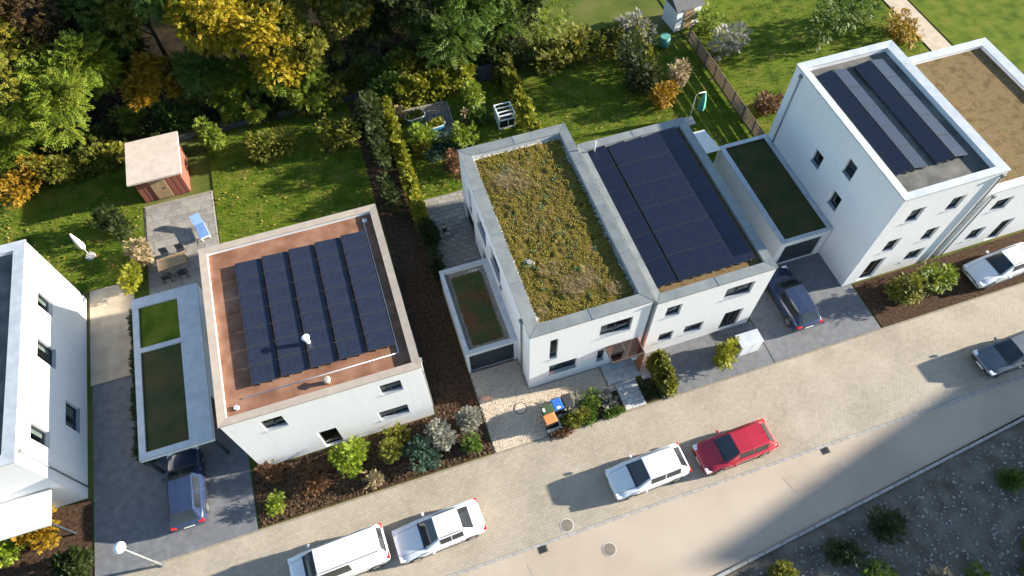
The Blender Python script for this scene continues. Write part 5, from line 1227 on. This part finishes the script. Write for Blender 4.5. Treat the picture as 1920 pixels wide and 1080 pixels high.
# waste ground weeds
for k in range(16):
    X = rng.uniform(8, 27); Y = -11.3-(25.7-X)*.105-rng.uniform(0, 5.5)
    S('scrubby %s weed on the rubble beyond the kerb' % CW[('lf_dark', 'lf_olive', 'straw', 'lf_green')[k % 4]], (X, Y), (rng.uniform(.5, 1.1), rng.uniform(.4, .9), rng.uniform(.3, .7)), ('lf_dark', 'lf_olive', 'straw', 'lf_green')[k % 4], SMALL, 260, 'weed', 'weed', 'weeds on the rubble')

# ------------------------------------------------------------------ person on the patio
def skin_mesh(name, chains, material, parent, sub=1):
    V = []; E_ = []; Rr = []; idx = {}
    for ch in chains:
        prev = None
        for (p, r) in ch:
            key = tuple(round(v, 4) for v in p)
            if key not in idx: idx[key] = len(V); V.append(p); Rr.append(r)
            if prev is not None: E_.append((prev, idx[key]))
            prev = idx[key]
    me = bpy.data.meshes.new(name); me.from_pydata(V, E_, []); me.materials.append(MT[material])
    o = link(name, me, parent); m_ = o.modifiers.new('skin', 'SKIN'); m_.use_smooth_shade = True
    sk = me.skin_vertices[0].data if me.skin_vertices else None
    if sk is None:
        bpy.context.view_layer.objects.active = o; sk = me.skin_vertices[0].data
    for i, r in enumerate(Rr):
        sk[i].radius = (r, r) if not hasattr(r, '__len__') else r
        sk[i].use_root = (i == 0)
    s = o.modifiers.new('sub', 'SUBSURF'); s.levels = sub; s.render_levels = sub
    return o
fp = P(837, 451, 0)
pe = thing('person', 'person in black shirt, grey trousers and white shoes walking on the patio', 'person', (fp[0], fp[1], .033), -.5)
# facing local +x; stride
pel = (0, 0, .95)
def fingers(w, dx, sgn):
    out = []
    for k in range(4):
        oy = (k-1.5)*.02; L = (.07, .08, .075, .06)[k]
        out.append([((w[0]+dx*.09, w[1]+oy, w[2]-.02), .010), ((w[0]+dx*(.09+L*.5), w[1]+oy*1.1, w[2]-.035), .009), ((w[0]+dx*(.09+L*.85), w[1]+oy*1.1, w[2]-.065), .007)])
    out.append([((w[0]+dx*.03, w[1]-sgn*.035, w[2]), .011), ((w[0]+dx*.07, w[1]-sgn*.065, w[2]-.005), .009), ((w[0]+dx*.1, w[1]-sgn*.07, w[2]-.015), .008)])
    return out
wl1, wr1 = (.26, .20, 1.10), (.26, -.20, 1.10)
body_ch = [[(pel, .13), ((.0, 0, 1.15), .125), ((.01, 0, 1.38), .14), ((.01, 0, 1.5), .07), ((.02, 0, 1.57), .055), ((.035, 0, 1.66), (.085, .095)), ((.035, 0, 1.74), (.075, .085))],
           [((.035, 0, 1.66), (.085, .095)), ((.125, 0, 1.645), .018)]]
for sg, w in ((1, wl1), (-1, wr1)):
    body_ch += [[((.01, 0, 1.38), .14), ((.0, sg*.19, 1.42), .06), ((-.03, sg*.27, 1.16), .045), ((w[0]-.04, w[1], w[2]), .034), ((w[0]+.05, w[1], w[2]-.01), (.022, .042))]]
    for fch in fingers(w, 1, sg): body_ch += [[((w[0]+.05, w[1], w[2]-.01), (.022, .042))]+fch]
legs = ((1, (.22, .11, .52), (.30, .11, .09)), (-1, (.02, -.11, .5), (-.22, -.11, .12)))
for sg, kn, an in legs:
    body_ch += [[(pel, .13), ((.0, sg*.10, .88), .085), (kn, .06), (an, .042), ((an[0]+.13, an[1], .045), (.035, .03))]]
skin_mesh('body', body_ch, 'skin', pe)
skin_mesh('shirt', [[((0, 0, .96), .15), ((0, 0, 1.15), .15), ((.01, 0, 1.38), .165), ((.01, 0, 1.49), .085)]]+[[((.01, 0, 1.38), .165), ((0, sg*.19, 1.42), .08), ((-.03, sg*.27, 1.16), .062), ((.08, sg*.235, 1.13), .055)] for sg in (1, -1)], 'shirt', pe)
skin_mesh('trousers', [[((0, 0, 1.0), .145), (pel, .15)]]+[[(pel, .15), ((0, sg*.10, .86), .105), (kn, .078), ((an[0]*.97+kn[0]*.03, an[1], an[2]+.05), .062)] for sg, kn, an in legs], 'trousers', pe)
for sg, kn, an in legs: skin_mesh('shoe', [[((an[0]-.05, an[1], .05), (.045, .045)), ((an[0]+.06, an[1], .045), (.045, .042)), ((an[0]+.18, an[1], .035), (.04, .03))]], 'shoe', pe)
skin_mesh('hair', [[((.0, 0, 1.67), (.085, .095)), ((.01, 0, 1.76), (.09, .10)), ((.05, 0, 1.79), (.06, .07))]], 'hair', pe)
